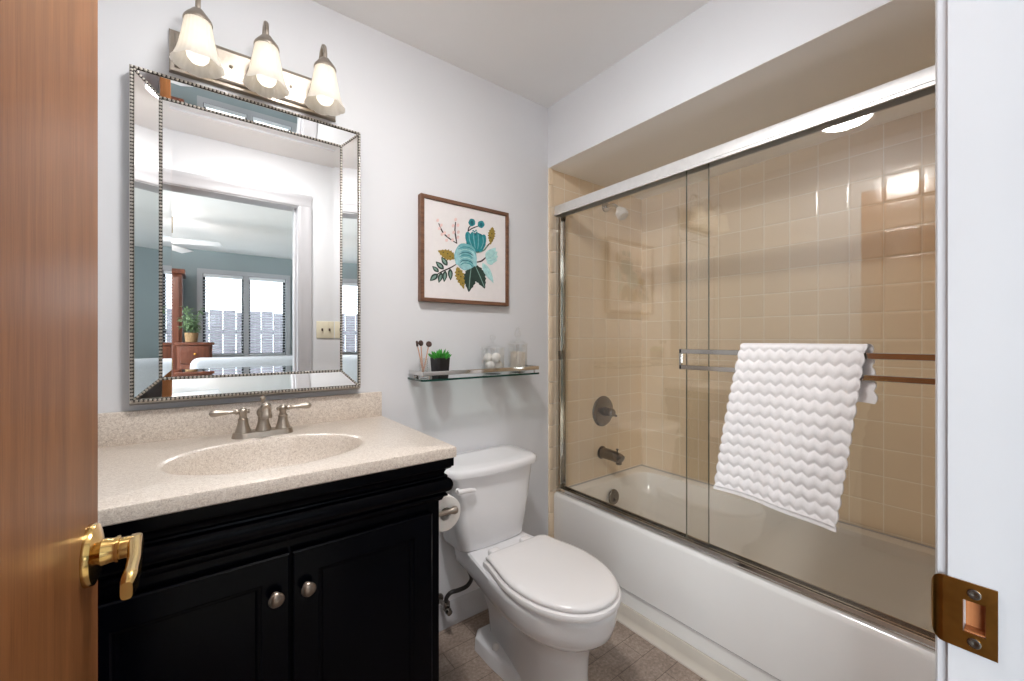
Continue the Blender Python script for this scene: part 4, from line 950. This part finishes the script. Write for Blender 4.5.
for (x0, x1, lb) in ((WX0+0.006, mid-0.034, 'white slatted blind on the left half of the bedroom window'), (mid+0.034, WX1-0.006, 'white slatted blind on the right half of the bedroom window')):
    bl = thing('window_blind', lb, 'blind', ((x0+x1)/2, BY-0.012, WZ0), 'white blinds on the bedroom window')
    m = MB(); m.box(x0, x1, BY-0.03, BY+0.01, WZ1-0.045, WZ1-0.002, b=0.003); m.build('headrail', M['blind'], bl)
    m = MB(); n_ = 26
    for k in range(n_):
        z = WZ0+0.03+k*(WZ1-WZ0-0.085)/n_
        m.box(-(x1-x0)/2, (x1-x0)/2, -0.019, 0.019, -0.0012, 0.0012, T=Matrix.Translation(((x0+x1)/2, BY-0.010, z)) @ Matrix.Rotation(0.25, 4, 'X'))
    m.build('slats', M['blind'], bl)
    m = MB()
    for x in (x0+0.07, x1-0.07): m.box(x-0.001, x+0.001, BY+0.0085, BY+0.0095, WZ0+0.01, WZ1-0.04)
    m.build('ladder_cord', M['blind'], bl)
    MB().box(x0, x1, BY-0.026, BY+0.006, WZ0+0.004, WZ0+0.022, b=0.002).build('bottom_rail', M['blind'], bl)
b = MB()
def fr_y(m, y0, y1, z0, z1, w_, x0, x1):
    m.box(x0, x1, y0, y0+w_, z0, z1); m.box(x0, x1, y1-w_, y1, z0, z1); m.box(x0, x1, y0+w_, y1-w_, z0, z0+w_); m.box(x0, x1, y0+w_, y1-w_, z1-w_, z1)
fr_y(b, -2.60, -0.70, 0.7, 2.15, 0.05, BX0-0.08, BX0+0.02); b.box(BX0-0.07, BX0-0.03, -1.68, -1.62, 0.75, 2.10)
win_added = struct(b.build('window_added', M['trim']), 'added unseen bedroom window on the left wall, for fill light')  # window added out of view to let fill light into the bathroom
MB().box(BX0-0.052, BX0-0.048, -2.55, -0.75, 0.75, 2.10).build('pane', M['paneglass'], win_added)
# garden seen through the window
sbox('ground_outside', M['lawn'], (-8, 8, -12, BY-0.1, -0.15, -0.1))
fe = thing('garden_fence', 'grey board fence outside the bedroom window, seen through the blinds', 'fence', (0.6, -7.0, -0.1))
b = MB()
for k in range(40): b.box(-4+k*0.22, -4+k*0.22+0.21, -7.02, -7.0, -0.1, 1.75+0.02*(k % 3), b=0.004, seg=1)
b.build('boards', M['fence'], fe); MB().box(-4, 4.8, -7.06, -7.02, 1.3, 1.4).build('fence_rail', M['fence'], fe)
# wardrobe
wx0, wx1, wy0, wy1 = -1.05, -0.15, -3.70, -3.22
wd = thing('wardrobe', 'tall mahogany wardrobe beside the bedroom window, reflected in the mirror', 'wardrobe', ((wx0+wx1)/2, (wy0+wy1)/2, 0))
b = MB(); b.box(wx0, wx1, wy0, wy1, 0.06, 1.98, b=0.004); b.build('body', M['redwood'], wd)
b = MB(); b.box(wx0-0.03, wx1+0.03, wy0, wy1+0.04, 1.98, 2.04, b=0.015); b.build('cornice', M['redwood'], wd)
MB().box(wx0-0.01, wx1+0.01, wy0, wy1+0.01, 0, 0.06, b=0.004).build('plinth', M['redwood'], wd)
for (x0, x1, kx) in ((wx0+0.03, -0.605, -0.63), (-0.595, wx1-0.03, -0.57)):
    m = MB()
    R_ = lambda i, y: [Vector((x0+i, y, 0.1+i)), Vector((x0+i, y, 1.94-i)), Vector((x1-i, y, 1.94-i)), Vector((x1-i, y, 0.1+i))]
    m.loft([R_(0, wy1), R_(0, wy1+0.018), R_(0.06, wy1+0.018), R_(0.07, wy1+0.010), R_(0.09, wy1+0.010)]); dd = m.build('door', M['redwood'], wd, angle=20)
    m = MB(); m.lathe([(0.006, 0), (0.006, 0.012), (0.014, 0.02), (0.001, 0.028)], AX((kx, wy1+0.018, 1.05), (0, 1, 0)), 16); m.build('knob', M['brass'], dd)
# chest of drawers with plant
cx0, cx1, cy0, cy1, cz = -0.18, 0.13, -3.14, -2.74, 1.172
ch = thing('chest_of_drawers', 'narrow brown wooden chest of drawers with a potted plant, reflected in the mirror', 'chest', ((cx0+cx1)/2, (cy0+cy1)/2, 0))
b = MB(); b.box(cx0, cx1, cy0, cy1, 0.08, cz-0.03, b=0.003); b.build('carcass', M['redwood'], ch)
b = MB(); b.box(cx0-0.02, cx1+0.02, cy0, cy1+0.02, cz-0.03, cz, b=0.006); b.build('top', M['redwood'], ch)
for k in range(5):
    z0_ = 0.12+k*0.205
    m = MB(); m.box(cx0+0.025, cx1-0.025, cy1, cy1+0.014, z0_, z0_+0.19, b=0.005); dd = m.build('drawer', M['redwood'], ch)
    m = MB(); m.lathe([(0.006, 0), (0.006, 0.012), (0.013, 0.018), (0.001, 0.026)], AX(((cx0+cx1)/2, cy1+0.014, z0_+0.1), (0, 1, 0)), 14); m.build('knob', M['oldbrass'], dd)
for x in (cx0+0.02, cx1-0.02):
    for y in (cy0+0.03, cy1-0.03):
        m = MB(); m.box(x-0.02, x+0.02, y-0.02, y+0.02, 0, 0.08, b=0.003); m.build('foot', M['redwood'], ch)
PX, PY = -0.06, -2.94
hpn = thing('potted_houseplant', 'bushy green houseplant standing on the chest of drawers, reflected in the mirror', 'plant', (PX, PY, cz))
b = MB(); b.lathe([(0.045, 0), (0.055, 0.005), (0.066, 0.11), (0.060, 0.11), (0.055, 0.095), (0.001, 0.095)], Matrix.Translation((PX, PY, cz)), 24); b.build('pot', plain('tan_basket_pot', srgb(150, 120, 84), 0.8, var=0.2, nscale=90), hpn)
b = MB(); rnd = random.Random(11); st = MB()
for k in range(26):
    a = rnd.uniform(0, 2*PI); sp_ = rnd.uniform(0.02, 0.11); hh = rnd.uniform(0.16, 0.42)
    p0 = Vector((PX, PY, cz+0.095)); p1 = Vector((PX+sp_*math.cos(a), PY+sp_*math.sin(a), cz+hh))
    st.tube([p0, p0.lerp(p1, 0.5)+Vector((0, 0, 0.03)), p1], 0.002, 5)
    for q_ in range(9):
        c_ = p0.lerp(p1, rnd.uniform(0.35, 1.05)); dr = Vector((rnd.uniform(-1, 1), rnd.uniform(-1, 1), rnd.uniform(-.6, .5))).normalized(); L_ = rnd.uniform(0.04, 0.07)
        sdv = dr.cross(Vector((0, 0, 1))).normalized()*L_*0.2; tipv = dr*L_
        b.face([b.bm.verts.new(p) for p in (c_, c_+tipv*0.4+sdv+Vector((0, 0, .004)), c_+tipv+Vector((0, 0, -.012)), c_+tipv*0.4-sdv+Vector((0, 0, .004)))])
b.build('foliage', M['plantgreen'], hpn, smooth=False, recalc=False); st.build('stems', M['plantgreen'], hpn)
# sofa
sx0, sx1 = -0.08, 1.6
sf = thing('sofa', 'pale grey sofa with a rounded backrest below the bedroom window, reflected in the mirror', 'sofa', ((sx0+sx1)/2, -2.2, 0))
def rbox(m, x0, x1, y0, y1, z0, z1, r): m.box(x0, x1, y0, y1, z0, z1, b=r, seg=5)
m = MB(); rbox(m, sx0+0.02, sx1-0.02, -1.99, -1.77, 0.25, 1.03, 0.075); m.build('backrest', M['sofa'], sf)
m = MB(); rbox(m, sx0+0.16, sx1-0.16, -2.62, -1.99, 0.12, 0.44, 0.05); m.build('seat', M['sofa'], sf)
for x in (sx0, sx1-0.17): m = MB(); rbox(m, x, x+0.17, -2.62, -1.97, 0.10, 0.62, 0.06); m.build('arm', M['sofa'], sf)
for x in (sx0+0.08, sx1-0.08):
    for y in (-2.54, -1.89): m = MB(); m.box(x-0.025, x+0.025, y-0.025, y+0.025, 0, 0.26 if y > -2.0 else 0.125); m.build('leg', M['redwood'], sf)
# ceiling fan
fx, fy = -0.42, -2.1
cf = thing('ceiling_fan', 'white ceiling fan with pale blades hanging in the bedroom, reflected in the mirror', 'ceiling fan', (fx, fy, H))
b = MB(); b.lathe([(0.06, 0), (0.05, -0.04), (0.012, -0.05), (0.012, -0.15), (0.08, -0.17), (0.10, -0.20), (0.10, -0.25), (0.06, -0.28), (0.03, -0.29)], Matrix.Translation((fx, fy, H-0.001)), 28); b.build('motor', M['whiteplastic'], cf)
for k in range(5):
    a = 2*PI*k/5+0.25; m = MB(); T = Matrix.Translation((fx, fy, H-0.235)) @ Matrix.Rotation(a, 4, 'Z') @ Matrix.Rotation(0.18, 4, 'X')
    m.box(0.10, 0.16, -0.02, 0.02, -0.004, 0.004, T=T); m.box(0.15, 0.62, -0.06, 0.06, -0.003, 0.003, b=0.002, seg=1, T=T); m.build('blade', M['blind'], cf)
b = MB(); b.lathe([(0.035, -0.288), (0.085, -0.30), (0.105, -0.33), (0.085, -0.37), (0.035, -0.39), (0.001, -0.393)], Matrix.Translation((fx, fy, H-0.001)), 28); b.build('lamp_bowl', emit('lit_fan_lamp', (1.0, 0.93, 0.90, 1), 40.0), cf)
